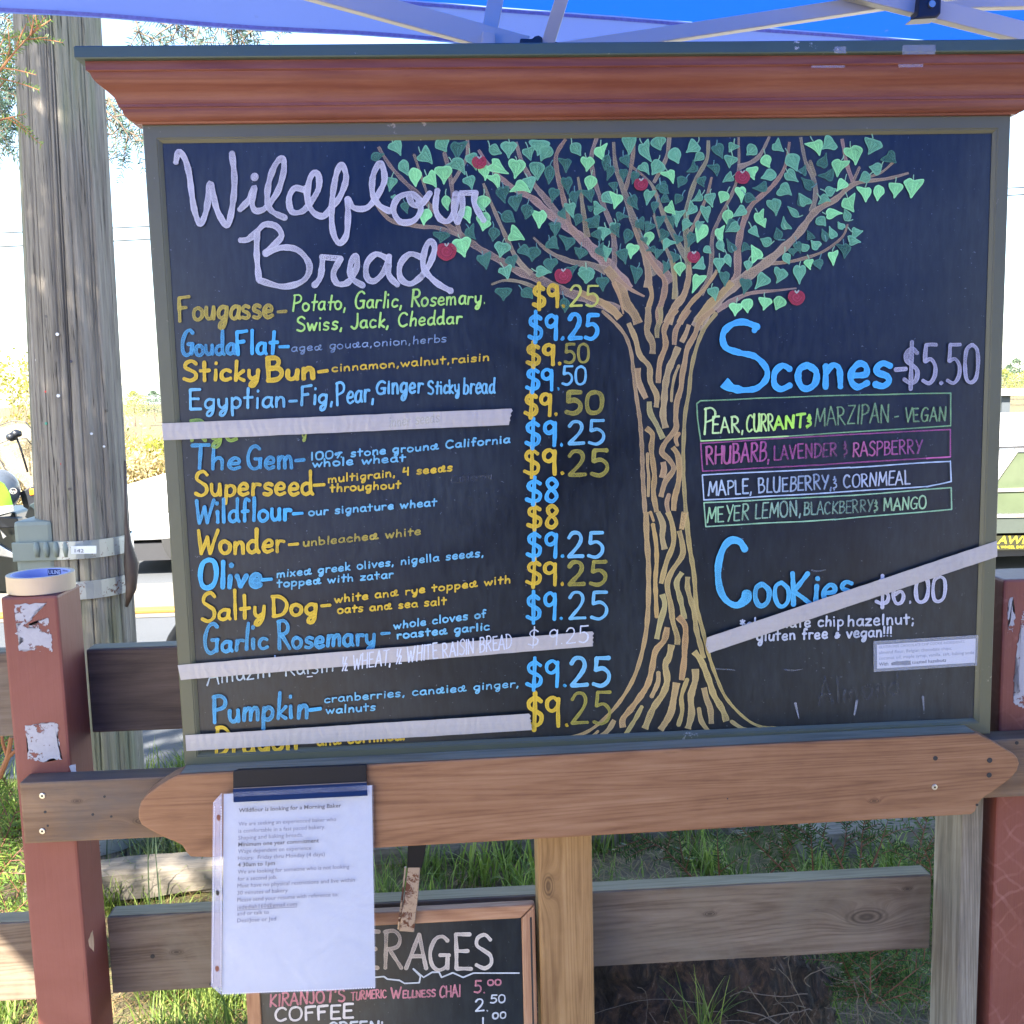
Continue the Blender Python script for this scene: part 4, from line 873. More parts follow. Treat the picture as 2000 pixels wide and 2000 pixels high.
# ---- title ----------------------------------------------------------------------
T = Ink(); T.base = .0036
TW = 11.5
for st_ in ([(120,185),(135,130),(168,165),(192,250),(205,350),(222,450),(252,515),(285,440),(305,300),(335,420),(360,480),(398,525),(425,420),(436,280),(422,135)],
  [(465,440),(510,390),(545,320),(530,400),(548,445),(590,440),(622,410)], [(622,410),(670,340),(702,230),(695,165),(655,200),(620,300),(614,400),(640,450),(710,485)],
  [(815,335),(760,325),(730,380),(745,450),(800,450),(845,405)], [(820,320),(838,420)], [(845,405),(888,330),(890,260),(865,240),(838,290),(830,390),(862,455),(915,475),(955,430)],
  [(955,430),(1005,370),(1038,270),(1015,200),(985,250),(962,400),(965,550),(1000,620),(1038,580),(1048,480),(1045,380)], [(1045,380),(1080,430),(1150,430),(1205,370)],
  [(1205,370),(1245,280),(1225,190),(1185,250),(1180,350),(1215,415),(1275,450)], [(1440,395),(1390,355),(1320,375),(1292,440),(1330,505),(1400,500),(1440,445),(1425,400)], [(1375,360),(1395,410),(1440,415),(1490,350)],
  [(1530,335),(1520,430),(1545,490),(1590,500),(1625,440),(1630,350)], [(1630,350),(1618,440),(1640,510)], [(1640,510),(1665,430),(1658,355)], [(1655,350),(1740,350)], [(1735,350),(1730,410),(1780,500)],
  [(468,605),(510,600),(560,555),(600,520),(660,530),(690,580),(650,630),(600,672)], [(558,560),(556,680),(568,820)], [(600,680),(690,645),(780,660),(840,740),(810,820),(700,855),(568,820)],
  [(865,850),(900,800),(912,695)], [(905,695),(1010,705)], [(1010,705),(970,780),(990,838),(1050,830),(1095,750),(1090,690),(1060,740),(1070,810),(1130,850)],
  [(1262,705),(1200,680),(1150,730),(1150,805),(1190,825),(1245,770),(1270,690)], [(1270,695),(1268,790),(1315,845)], [(1440,695),(1380,680),(1330,735),(1332,810),(1385,840),(1445,800)],
  [(1445,800),(1490,730),(1515,650),(1495,610),(1465,650),(1455,750),(1520,830),(1605,880)]):
    T.stroke([m1(*p) for p in st_], TW, LAV)
T.stroke([m1(541, 262), m1(548, 266)], 16, LAV, smooth=False)
T.build('title_lettering', board, 'large lavender script lettering')

def line(*items, label=None):
    ink = Ink(); ink.base = .0036
    for it in items:
        if it[0] == 'dash': ink.stroke([it[1], it[2]], it[3], it[4], smooth=False)
        else: write(ink, *it[0:6], **(it[6] if len(it) > 6 else {}))
    return ink.build('menu_line', board, label)
def q5(u, v): return (300+u*.3623, 550+v*.3623)
def q6(u, v): return (300+u*.3623, 850+v*.3623)
def q7(u, v): return (300+u*.3623, 1150+v*.3623)
X5 = dict(xh=.55)
line(('Fougasse', q5(135,212), q5(645,190), 48, 7.5, YEL2, dict(xh=.52)), ('dash', q5(670,163), q5(716,160), 6, YEL2),
     ('Potato, Garlic, Rosemary.', q5(745,160), q5(1790,118), 33, 3.8, LIME, dict(xh=.48, slant=.08)), ('Swiss, Jack, Cheddar', q5(770,268), q5(1658,225), 28, 3.8, LIME, dict(xh=.52, slant=.08)), label='olive name with lime green ingredients on two rows')
line(('Gouda', q5(148,400), q5(440,390), 49, 6.9, BLUE2, dict(xh=.38)), ('Flat', q5(448,394), q5(662,388), 47, 6.9, BLUE, dict(xh=.46)), ('dash', q5(680,352), q5(728,350), 6.5, BLUE), ('ageḑ gouḑa,onion,herbs', q5(742,378), q5(1580,325), 15, 2.2, PALEB, dict(xh=.58)))
line(('Sticky', q5(160,535), q5(568,530), 40, 7.2, YEL, dict(xh=.5)), ('Bun', q5(612,532), q5(868,522), 42, 9.5, YEL, dict(xh=.46)), ('dash', q5(888,487), q5(938,480), 6.5, YEL), ('cinnamon,walnut,raisin', q5(962,486), q5(1808,425), 15, 3.1, YEL, dict(xh=.58)))
line(('Egyptian', q5(195,690), q5(712,675), 42, 5.2, SKYT, dict(xh=.48)), ('dash', q5(732,645), q5(772,643), 5, SKYT), ('Fig,', q5(790,668), q5(970,655), 36, 5, SKYT, dict(xh=.5)), ('Pear,', q5(985,668), q5(1190,640), 42, 5, SKYT, dict(xh=.55)),
     ('Ginger', q5(1198,606), q5(1450,598), 25, 5, SKYT, dict(xh=.8)), ('Sticky', q5(1480,608), q5(1650,598), 26, 4, SKYT, dict(xh=.6)), ('bread', q5(1668,606), q5(1840,600), 32, 4.2, SKYT, dict(xh=.6)))
line(('Rye', q5(195,858), q5(450,855), 40, 6.5, (.30, .46, .08, .7), dict(xh=.55)), label='yellow-green line hidden by masking tape')
line(('g', q5(800,842), q5(822,841), 16, 3.0, (.36, .44, .08, .8), dict(xh=.6)), label='one looped tail hanging below the upper masking tape')
line(('The', q6(200,182), q6(468,180), 44, 6.9, BLUE2, dict(xh=.5)), ('Gem', q6(505,184), q6(750,176), 47, 6.9, BLUE2, dict(xh=.48)), ('dash', q6(765,137), q6(812,132), 6.5, BLUE2), ('100% stone grounḑ California', q6(845,136), q6(1920,40), 15, 3.3, SKYT, dict(xh=.58)), ('whole wheat', q6(855,173), q6(1358,140), 15, 3.4, SKYT, dict(xh=.58)))
line(('Superseed', q6(222,328), q6(860,318), 46, 6.9, YEL, dict(xh=.48)), ('dash', q6(865,270), q6(920,266), 6.5, YEL), ('multigrain, 4 seeḑs', q6(940,257), q6(1610,192), 15, 3.4, YEL, dict(xh=.58)), ('throughout', q6(950,307), q6(1332,284), 15, 3.4, YEL, dict(xh=.58)))
line(('Wildflour', q6(225,475), q6(740,455), 46, 6.9, BLUE2, dict(xh=.48, col2=BLUE)), ('dash', q6(752,424), q6(802,420), 6, BLUE), ('our signature wheat', q6(835,434), q6(1525,380), 15, 3.3, SKYT, dict(xh=.58)))
line(('Wonder', q6(232,642), q6(705,630), 46, 7.2, YEL, dict(xh=.5)), ('dash', q6(730,590), q6(778,586), 6, YEL), ('unbleacheḑ white', q6(805,600), q6(1440,535), 15, 3.3, YEL2, dict(xh=.58)))
line(('Olive', q6(245,826), q6(578,815), 54, 9.5, BLUE, dict(xh=.42, col2=BLUE2)), ('dash', q6(585,780), q6(636,776), 6.5, BLUE), ('mixeḑ greek olives, nigella seeḑs,', q6(662,768), q6(1780,652), 15, 3.1, SKYT, dict(xh=.58)), ('toppeḑ with zatar', q6(665,820), q6(1292,768), 15, 3.1, SKYT, dict(xh=.58)))
line(('Salty', q7(255,178), q7(600,152), 54, 6.9, YEL, dict(xh=.38)), ('Dog', q7(638,146), q7(880,140), 41, 6.9, YEL, dict(xh=.5)), ('dash', q7(905,92), q7(952,88), 6, YEL), ('white anḑ rye toppeḑ with', q7(975,76), (997,1138), 15, 3.3, YEL, dict(xh=.58)), ('oats anḑ sea salt', q7(990,133), q7(1578,84), 15, 3.3, YEL, dict(xh=.58)))
line(('Garlic', q7(270,350), q7(615,320), 55, 6.9, BLUE2, dict(xh=.36)), ('Rosemary', q7(668,325), q7(1195,298), 52, 7.2, BLUE2, dict(xh=.4)), ('dash', q7(1228,242), q7(1272,238), 5.5, BLUE2), ('whole cloves of', q7(1295,217), q7(1792,152), 15, 3.3, SKYT, dict(xh=.58)), ('roasteḑ garlic', q7(1310,270), q7(1810,220), 15, 3.3, SKYT, dict(xh=.58)))
line(("Amazin'", q7(288,520), q7(655,468), 42, 3, (.50, .60, .64, .8), dict(xh=.5)), ('Raisin', q7(705,470), q7(972,445), 36, 3, (.50, .60, .64, .8), dict(xh=.5)), ('dash', (600, 1322), (610, 1321), 2, WHITE), label='thin white line half hidden by masking tape')
line(('Pumpkin', q7(320,720), q7(830,695), 54, 7.2, BLUE2, dict(xh=.46)), ('dash', q7(842,654), q7(900,646), 7, BLUE), ('cranberries, canḑieḑ ginger,', q7(920,615), (1014,1341), 15, 2.8, SKYT, dict(xh=.58)), ('walnuts', q7(930,674), q7(1197,654), 15, 3, SKYT, dict(xh=.58)))
line(('Dragon', q7(325,900), q7(775,862), 54, 7.2, YEL, dict(xh=.44)), ('dash', q7(790,826), q7(845,822), 6, YEL), ('anḑ cornmeal', q7(882,846), q7(1355,812), 20, 4.2, YEL, dict(xh=.62)), label='yellow line half hidden by masking tape')

# prices
def price(*items):
    ink = Ink(); ink.base = .0037
    for t_, x0, x1, b0, h, w, c in items: write(ink, t_, (x0, b0), (x1, b0-(x1-x0)*.012), h, w, c, jit=.012)
    ink.build('price', board)
price(('$9.', 1040, 1104, 600, 42, 7.5, YEL), ('25', 1110, 1169, 599, 42, 4.2, (.55, .58, .10, .85)))
price(('$9.25', 1031, 1168, 664, 49, 8.5, BLUE)); price(('$9.', 1028, 1097, 713, 41, 8, YEL), ('50', 1101, 1151, 709, 37, 5, OLI)); price(('$9.', 1026, 1094, 762, 42, 7.5, BLUE), ('50', 1096, 1145, 752, 36, 5, SKYT))
price(('$9.', 1024, 1090, 812, 44, 7.5, YEL), ('50', 1103, 1177, 808, 42, 8.5, OLI)); price(('$9.', 1026, 1101, 871, 48, 7.5, BLUE), ('25', 1107, 1182, 868, 47, 6.5, SKYT)); price(('$9.', 1023, 1103, 927, 48, 7.5, YEL), ('25', 1108, 1189, 930, 50, 7.5, OLI))
price(('$8', 1026, 1092, 981, 44, 7.5, BLUE)); price(('$8', 1029, 1092, 1031, 42, 8, YEL)); price(('$9.', 1028, 1103, 1089, 48, 7.5, BLUE), ('25', 1106, 1179, 1090, 48, 7, SKYT)); price(('$9.', 1026, 1103, 1143, 46, 7.5, YEL), ('25', 1108, 1184, 1143, 45, 7.5, OLI))
price(('$9.', 1028, 1100, 1211, 52, 7, BLUE), ('25', 1108, 1187, 1210, 54, 6.5, SKYT)); price(('$9.', 1026, 1108, 1342, 52, 7, BLUE), ('25', 1112, 1192, 1341, 56, 8, SKYT)); price(('$9.', 1026, 1112, 1420, 60, 8, YEL), ('25', 1112, 1192, 1415, 62, 6.5, OLI))
# writing that runs over the tape
ink = Ink(); ink.Y = -.0020
write(ink, '½ WHEAT, ½ WHITE RAISIN BREAD', (668, 1311), (1000, 1266), 29, 2.4, (.66, .70, .74, .85)); ink.build('tape_lettering', board, 'white writing running over the masking tape'); ink = Ink(); ink.Y = -.0020
write(ink, '$ 9.25', (1030, 1263), (1150, 1255), 33, 2.6, (.66, .70, .72, .8)); ink.build('tape_lettering', board, 'thin white price crossing the masking tape'); ink = Ink(); ink.Y = -.0020
write(ink, 'inner seeds', (760, 834), (858, 824), 20, 3.2, (.62, .60, .44, .4), xh=.62)
ink.build('tape_lettering', board, 'ghostly words showing on the upper tape strip')

# right-hand column
def q8(u, v): return (1350+u*.3106, 600+v*.3106)
ink = Ink(); ink.base = .0036
SC = (.075, .41, .68, 1.0)
ink.stroke([q8(412,118), q8(395,150)], 10, SC, smooth=False)
ink.stroke([q8(418,125), q8(330,93), q8(250,112), q8(200,170), q8(215,250), q8(300,285), q8(400,310), q8(470,380), q8(472,450), q8(410,510), q8(320,522)], (13, 11), SC)
ink.stroke([q8(320,522), q8(250,505), q8(205,472)], (12, 22), SC, cap=False)
write(ink, 'cones', q8(508,520), q8(1258,492), 76, 12, SC, xh=.60, jit=.01)
write(ink, '$5.50', q8(1335,485), q8(1808,480), 76, 8, (.44, .43, .50, .70), jit=.01); ink.stroke([q8(1285,393), q8(1350,388)], 9, (.44, .43, .50, .8), smooth=False)
ink.build('heading_lettering', board, 'big blue word Scones with grey price')
ink = Ink(); ink.base = .0036
GB = (.24, .46, .20, .72); PB = (.42, .10, .26, .62); WB = (.50, .62, .70, .9)
def loop(pts, col, w=2.4):
    for a, b_ in zip(pts[:-1], pts[1:]):
        a = Vector(a); b_ = Vector(b_); mid = [a.lerp(b_, t)+Vector((0, random.uniform(-.5, .5))) for t in (0, .25, .5, .75, 1)]
        ink.stroke(mid, w, col)
loop([q8(60,588), q8(35,605), q8(40,700), q8(60,840), q8(600,812), q8(1632,745), q8(1632,540), q8(800,558), q8(60,588)], GB); loop([q8(60,840), q8(610,812)], (.5, .8, .25, .9))
loop([q8(60,855), q8(72,1030), q8(800,992), q8(1630,940), q8(1630,770), q8(1000,800), q8(60,855)], PB); loop([q8(1480,950), q8(1630,940)], (.6, .15, .35, .9))
loop([q8(70,1055), q8(80,1213), q8(900,1165), q8(1480,1128), q8(1635,1097), q8(1630,968), q8(1000,1008), q8(70,1055)], WB)
loop([q8(80,1230), q8(92,1380), q8(900,1335), q8(1638,1270), q8(1635,1135), q8(1000,1185), q8(80,1230)], (.34, .62, .34, .82))
write(ink, 'P', q8(75,800), q8(150,795), 52, 4, (.58, .82, .30, .95)); write(ink, 'EAR,', q8(130,792), q8(330,785), 32, 3.6, (.58, .82, .30, .95)); write(ink, 'CURR', q8(345,785), q8(520,775), 33, 3.8, (.55, .82, .24, .95)); write(ink, 'RANT&'[1:] if False else 'ANT&', q8(522,770), q8(758,748), 25, 5, (.45, .85, .10, 1))
write(ink, 'MARZIPAN', q8(775,748), q8(1245,722), 36, 2.8, DIMG); write(ink, '- VEGAN', q8(1275,722), q8(1600,716), 27, 2.8, DIMG)
write(ink, 'RHUBARB,', q8(92,990), q8(495,965), 36, 3.6, PINK, col2=(.50, .12, .30, .68)); write(ink, 'LAVENDER &', q8(518,962), q8(985,930), 27, 3.2, (.45, .10, .27, .60), col2=(.34, .10, .22, .38)); write(ink, 'RASPBERRY', q8(1012,940), q8(1450,918), 27, 3, PINK, col2=(.42, .11, .30, .5))
write(ink, 'MAPLE, BLUEBERRY,', q8(105,1186), q8(885,1142), 28, 3.2, (.50, .62, .66, .92), col2=(.34, .44, .55, .62)); write(ink, '& CORNMEAL', q8(890,1140), q8(1375,1112), 26, 3, (.40, .50, .62, .7), col2=WHITE)
write(ink, 'MEYER LEMON,', q8(100,1357), q8(690,1308), 30, 3, (.34, .62, .30, .85), col2=(.36, .55, .40, .55)); write(ink, 'BLACKBERRY', q8(708,1308), q8(1140,1285), 24, 2.8, (.30, .50, .34, .6), col2=(.22, .36, .24, .45)); write(ink, '& MANGO', q8(1145,1285), q8(1478,1264), 24, 3, (.30, .50, .26, .6), col2=(.4, .66, .34, .85))
ink.build('flavour_boxes', board, 'four outlined scone flavours in green, pink, white and green')
ink = Ink(); ink.base = .0036
CK = (.09, .42, .62, .95)
ink.stroke([c6(312,158), c6(280,112), c6(225,108), c6(180,165), c6(156,270), c6(165,380), c6(200,450), c6(255,482), c6(305,468)], (14, 12), CK); ink.stroke([c6(290,470), c6(318,445), c6(322,415)], (15, 20), CK)
write(ink, 'oo', c6(365,485), c6(575,485), 66, 9, CK, xh=.68); write(ink, 'K', c6(580,478), c6(700,470), 66, 9, CK); write(ink, 'ies', c6(705,462), c6(935,440), 52, 9, CK, xh=.6)
write(ink, '$6.00', c6(1068,480), c6(1478,462), 52, 7, (.56, .56, .62, .85), jit=.01)
write(ink, '*chocolate chip', c6(285,620), c6(885,600), 20, 3.4, WHITE, xh=.6); write(ink, 'hazelnut;', c6(908,602), c6(1295,590), 21, 3.6, WHITE, xh=.62); write(ink, 'gluten free + vegan!!!', c6(380,688), c6(1165,662), 21, 3.8, WHITE, xh=.58)
ink.build('cookies_lettering', board, 'blue word Cookies with white writing crossed by tape')
# rubbed-out marks and chalk ticks
ink = Ink(); ink.base = .0030
for (a, b_, w0, w1) in (((605,1052), (625,1138), 9, 3), ((962,1036), (948,1118), 7, 5), ((1345,1012), (1352,1096), 7, 2)):
    ink.stroke([c6(*a), c6(*b_)], (w0*.6, w1*.6), (.42, .44, .47, .42), smooth=False)
for (a, b_) in (((140,850), (255,858)), ((545,856), (648,852)), ((700,280), (780,276))): ink.stroke([c6(*a), c6((a[0]+b_[0])/2, a[1]+4), c6(*b_)], (3.5, 1.2), (.35, .38, .40, .18))
write(ink, 'Almond', c6(735,1060), c6(1215,1000), 50, 5, (.07, .08, .09, .16), xh=.5)
write(ink, 'California', (880, 944), (960, 936), 16, 2, (.09, .10, .12, .35), xh=.6); pass
for k in range(70):
    x = rl.uniform(330, 1880); y = rl.uniform(280, 1390); l_ = rl.uniform(1, 5); a = rl.uniform(0, 3.1)
    ink.stroke([(x, y), (x+l_*math.cos(a), y+l_*math.sin(a))], rl.uniform(.8, 1.6), (.30, .34, .40, rl.uniform(.2, .6)), smooth=False)
ink.build('erased_marks', board)['kind'] = 'stuff'
# drinks board lettering
ink = Ink(); ink.Y = KY+.0042
write(ink, 'BEV', (560, 1884), (686, 1890), 74, 8, CREAM, jit=.03); write(ink, 'ERAGES', (706, 1892), (965, 1893), 72, 8, CREAM, col2=(.60, .54, .46, .8), jit=.03)
K8 = .3364
d8 = lambda u, v: (400+u*K8, 1480+v*K8)
pl_ = [(900,1262),(985,1275),(1040,1270),(1060,1285),(1130,1292),(1160,1310),(1245,1306),(1252,1270),(1210,1225),(1270,1275),(1320,1245),(1360,1245),(1375,1275),(1440,1248),(1500,1275),(1560,1250),(1825,1250)]
for a, b_ in zip(pl_[:-1], pl_[1:]): ink.stroke([d8(*a), d8(*b_)], 2.8, WHITE, smooth=False)
PK = (.62, .24, .28, .7)
write(ink, "KIRANJOT'S", d8(375,1447), d8(815,1412), 24, 3.6, PK); write(ink, 'TURMERIC', d8(850,1408), d8(1055,1392), 16, 2.6, PK); write(ink, 'W', d8(1082,1398), d8(1142,1394), 22, 3, PK); write(ink, 'ELLNESS', d8(1148,1394), d8(1340,1386), 14, 2.8, PK); write(ink, 'CHAI', d8(1362,1392), d8(1485,1386), 23, 3, PK)
write(ink, 'COFFEE', d8(405,1530), d8(862,1510), 27, 4.4, (.66, .62, .60, .85)); write(ink, 'GREEN!', (640, 2022), (748, 2016), 24, 4, WHITE)
write(ink, '5.', d8(1562,1365), d8(1630,1365), 24, 3.4, PK); write(ink, '00', d8(1640,1322), d8(1722,1320), 11, 2.8, PK); write(ink, '2.', d8(1565,1475), d8(1650,1470), 25, 3.6, WHITE); write(ink, '50', d8(1655,1425), d8(1745,1420), 15, 3, WHITE)
write(ink, '1.', d8(1605,1560), d8(1650,1560), 18, 3.4, WHITE); write(ink, '00', d8(1670,1516), d8(1748,1512), 12, 3, WHITE)
ink.build('drinks_lettering', bev)

# ================================================================== GROUND, ROAD, HILLS
def ground_mat():
    m, nt, b, o = new_mat('soil_and_turf'); v = coords(nt)
    n = noise(nt, v, 2.2, 6, .65, .5); f = noise(nt, v, 60, 5, .7)
    c = ramp(nt, mth(nt, 'ADD', mth(nt, 'MULTIPLY', n, .6), mth(nt, 'MULTIPLY', f, .4)), [(.32, (.055, .038, .022)), (.48, (.13, .095, .052)), (.6, (.12, .13, .035)), (.75, (.24, .19, .10))]).outputs[0]
    nt.links.new(c, b.inputs['Base Color']); setin(b, Roughness=.95); bump(nt, b, f, 1, .02); return m
M['soil'] = ground_mat()
def asphalt_mat():
    m, nt, b, o = new_mat('asphalt'); v = coords(nt)
    n = noise(nt, v, 1.2, 5, .6); f = noise(nt, v, 160, 4, .75)
    c = mixc(nt, mth(nt, 'ADD', mth(nt, 'MULTIPLY', f, .7), mth(nt, 'MULTIPLY', n, .3)), (.028, .032, .038), (.115, .122, .13))
    nt.links.new(c, b.inputs['Base Color']); setin(b, Roughness=.85); bump(nt, b, f, .7, .006); return m
M['asphalt'] = asphalt_mat()
rg = random.Random(11)
def sheet_grid(name, x0, x1, y0, y1, nx, ny, zf, mat):
    vs = [(x0+(x1-x0)*i/nx, y0+(y1-y0)*j/ny, zf(x0+(x1-x0)*i/nx, y0+(y1-y0)*j/ny)) for j in range(ny+1) for i in range(nx+1)]
    fs = [(j*(nx+1)+i, j*(nx+1)+i+1, (j+1)*(nx+1)+i+1, (j+1)*(nx+1)+i) for j in range(ny) for i in range(nx)]
    return link(name, vs, fs, mat, smooth=True)
def gz(x, y):
    if y < .15 or y > 2.25: return 0
    return .018*math.sin(x*3.1+y*2)+.012*math.sin(x*7.3-y*5)+.02*max(0, min(1, (y-.3)))
o = sheet_grid('ground', -4, 4, -3, 2.35, 90, 70, gz, M['soil']); tag(o, None, None, kind='structure')
o = link('terrain', [(-900, -900, -.02), (900, -900, -.02), (900, 1500, -.02), (-900, 1500, -.02)], [(0, 1, 2, 3)], M['soil']); tag(o, None, None, kind='structure')
o = link('parking_lot', [(-40, 2.36, -.005), (40, 2.36, -.005), (40, 9.3, -.005), (-40, 9.3, -.005)], [(0, 1, 2, 3)], M['asphalt']); tag(o, None, None, kind='structure')
M['bounce_forecourt'] = plain('bounce_forecourt_gravel', (.34, .285, .215), .9, 0, .2, 60)  # unseen pale ground added to bounce warm sunlight onto the board
o = link('bounce_forecourt', [(-9, -4.66, .03), (9, -4.66, .03), (9, -.25, .03), (-9, -.25, .03)], [(0, 1, 2, 3)], M['bounce_forecourt']); tag(o, None, None, kind='structure')
M['gravel'] = plain('pale_gravel', (.15, .135, .11), .9, 0, .3, 90)
o = link('gravel_verge', [(-40, 5.3, -.001), (40, 4.9, -.001), (40, 6.2, -.001), (-40, 6.4, -.001)], [(0, 1, 2, 3)], M['gravel']); tag(o, None, None, kind='structure')
M['ochre'] = plain('ochre_sunlit_kerb', (.20, .12, .02), .7, 0, .3, 30)  # yellow of a sunlit edge put into the kerb's colour
mb = MB(); mb.box(-12, 12, 5.22, 5.30, 0, .03); o = mb.build('kerb', M['ochre'], bevel=.01); tag(o, None, None, kind='structure')
mb = MB(); mb.box(-40, 40, 8.9, 9.1, -.01, .13); o = mb.build('kerb', plain('concrete_kerb', (.38, .37, .34), .85), bevel=.015); tag(o, None, None, kind='structure')

# ------------------------------------------------------------------ grass
def foliage_mat(name, cols, trans=.35, rough=.55, scale=4):
    m, nt, b, o = new_mat(name)
    geo = N(nt, 'ShaderNodeNewGeometry'); v = coords(nt)
    n = noise(nt, v, scale, 3, .6)
    f = mth(nt, 'ADD', mth(nt, 'MULTIPLY', geo.outputs['Random Per Island'], .65), mth(nt, 'MULTIPLY', n, .35))
    c = ramp(nt, f, [(i/(len(cols)-1)*.8+.1, k) for i, k in enumerate(cols)]).outputs[0]
    nt.links.new(c, b.inputs['Base Color']); setin(b, Roughness=rough); b.inputs['Specular IOR Level'].default_value = .3
    tr = N(nt, 'ShaderNodeBsdfTranslucent'); nt.links.new(mixc(nt, .5, c, (.9, 1, .3), 'MULTIPLY'), tr.inputs[0])
    ms = N(nt, 'ShaderNodeMixShader'); ms.inputs[0].default_value = trans
    nt.links.new(b.outputs[0], ms.inputs[1]); nt.links.new(tr.outputs[0], ms.inputs[2]); nt.links.new(ms.outputs[0], o.inputs[0])
    return m
M['grass'] = foliage_mat('grass_blades', [(.045, .075, .020), (.11, .17, .032), (.20, .27, .05), (.32, .36, .11)], .4)
M['straw'] = foliage_mat('dry_straw', [(.11, .07, .03), (.26, .17, .075), (.40, .28, .13)], .2)
def blades(name, n, area, hmin, hmax, wid, mat, lean=.5, flat=False, seed=1, clump=None):
    rd = random.Random(seed); vs = []; fs = []
    cl_ = [(rd.uniform(area[0], area[1]), rd.uniform(area[2], area[3])) for _ in range(clump)] if clump else None
    for _ in range(n):
        if cl_:
            c = cl_[rd.randrange(len(cl_))]; x = rd.gauss(c[0], .035); y = rd.gauss(c[1], .035)
        else: x = rd.uniform(area[0], area[1]); y = rd.uniform(area[2], area[3])
        h = rd.uniform(hmin, hmax)*(1 if not cl_ else 1.0); a = rd.uniform(0, 6.28); w = wid*rd.uniform(.6, 1.3)
        dx, dy = math.cos(a), math.sin(a); L_ = lean*rd.uniform(.2, 1.4)*h; z = gz(x, y)-.004
        sx, sy = -dy*w, dx*w
        if flat:
            z += rd.uniform(.003, .02); l2 = h*rd.uniform(.6, 1.2); bow = rd.uniform(-.3, .3)*l2; dz = rd.uniform(-.004, .02)
            P = [(0, 0, 0), (dx*l2*.5-dy*bow*.5, dy*l2*.5+dx*bow*.5, dz), (dx*l2, dy*l2, 0)]
        else:
            P = [(0, 0, 0), (dx*L_*.25, dy*L_*.25, h*.45), (dx*L_*.65, dy*L_*.65, h*.82), (dx*L_*1.15, dy*L_*1.15, h*rd.uniform(.85, 1.05))]
        b0 = len(vs); m_ = len(P)
        for i, p in enumerate(P):
            k = (1-i/(m_-1))**.6
            if i == m_-1: vs.append((x+p[0], y+p[1], z+p[2]))
            else: vs += [(x+p[0]-sx*k/2, y+p[1]-sy*k/2, z+p[2]), (x+p[0]+sx*k/2, y+p[1]+sy*k/2, z+p[2])]
        for i in range(m_-2): fs.append((b0+2*i, b0+2*i+1, b0+2*i+3, b0+2*i+2))
        fs.append((b0+2*(m_-2), b0+2*(m_-2)+1, b0+2*(m_-1)))
    o = link(name, vs, fs, mat); return o
E_ = [('grass', 5000, (.5, 1.6, .3, 2.2), .03, .11, .004, M['grass'], .8, False, 15, 60), ('grass', 9000, (-2.4, 2.0, .3, 2.3), .02, .08, .003, M['grass'], .7, False, 1, None), ('grass', 9000, (-2.2, -.2, .35, 2.2), .04, .13, .004, M['grass'], .8, False, 2, 90),
      ('grass', 3200, (-.6, 1.6, .9, 1.9), .05, .15, .006, M['grass'], .6, False, 3, 46), ('straw', 22000, (-2.2, 1.9, .25, 2.3), .04, .12, .0022, M['straw'], .5, True, 4, None),
      ('grass', 2400, (-3.4, 3.4, 2.1, 2.36), .05, .14, .004, M['grass'], .6, False, 5, None)]
for a in E_: tag(blades(*a), 'long green grass growing behind the fence' if a[0] == 'grass' else 'dry straw and dead stems on the soil', a[0], kind='stuff')
o = blades('grass', 26000, (-14, 9, 9.2, 11.5), .08, .3, .012, M['grass'], .5, False, 6); tag(o, 'strip of grass beyond the parking lot', 'grass', kind='stuff')

# weathered timbers lying behind the fence
def log(name, label, p, q, w, h, seed, mat=None, cat='timber', group='landscape timbers lying behind the fence'):
    rd = random.Random(seed); p = Vector(p); q = Vector(q); n = 40; t = (q-p).normalized(); a = t.cross(Vector((0, 0, 1))).normalized(); m = 12
    vs = []
    ph = [rd.uniform(0, 6) for _ in range(m)]
    for i in range(n+1):
        c = p.lerp(q, i/n)
        for k in range(m):
            an = 2*math.pi*k/m; sx = math.cos(an); sy = math.sin(an)
            sx = math.copysign(abs(sx)**.45, sx); sy = math.copysign(abs(sy)**.45, sy)
            r = 1+.07*math.sin(i*.7+ph[k])+rd.uniform(-.03, .03)
            vs.append(c+a*sx*w/2*r+Vector((0, 0, 1))*(sy*h/2*r+h/2))
    fs = [(i*m+k, i*m+(k+1) % m, (i+1)*m+(k+1) % m, (i+1)*m+k) for i in range(n) for k in range(m)]+[tuple(range(m)), tuple(range((n+1)*m-1, n*m-1, -1))]
    mb = MB(); mb.add(vs, fs); o = mb.build(name, mat or M['timber']); tag(o, label, cat, group); return o
a1 = atz(205, 1765, .0); a2 = atz(1200, 1668, .0)
log('landscape_timber', 'long weathered timber lying in the grass from the utility pole to the middle post', (a1.x-.2, a1.y, .01), (a2.x, a2.y+.04, .01), .11, .095, 1)
a1 = atz(1120, 1655, .0); a2 = atz(1480, 1630, .0)
log('landscape_timber', 'cracked grey timber behind the pine post under the ledge', (a1.x, a1.y+.05, 0), (a2.x, a2.y+.05, 0), .12, .09, 2)
a1 = atz(1560, 1668, .0); a2 = atz(2080, 1640, .0)
log('landscape_timber', 'pale split timber behind the yew sprigs at the right', (a1.x, a1.y, .0), (a2.x, a2.y, .0), .13, .10, 3)
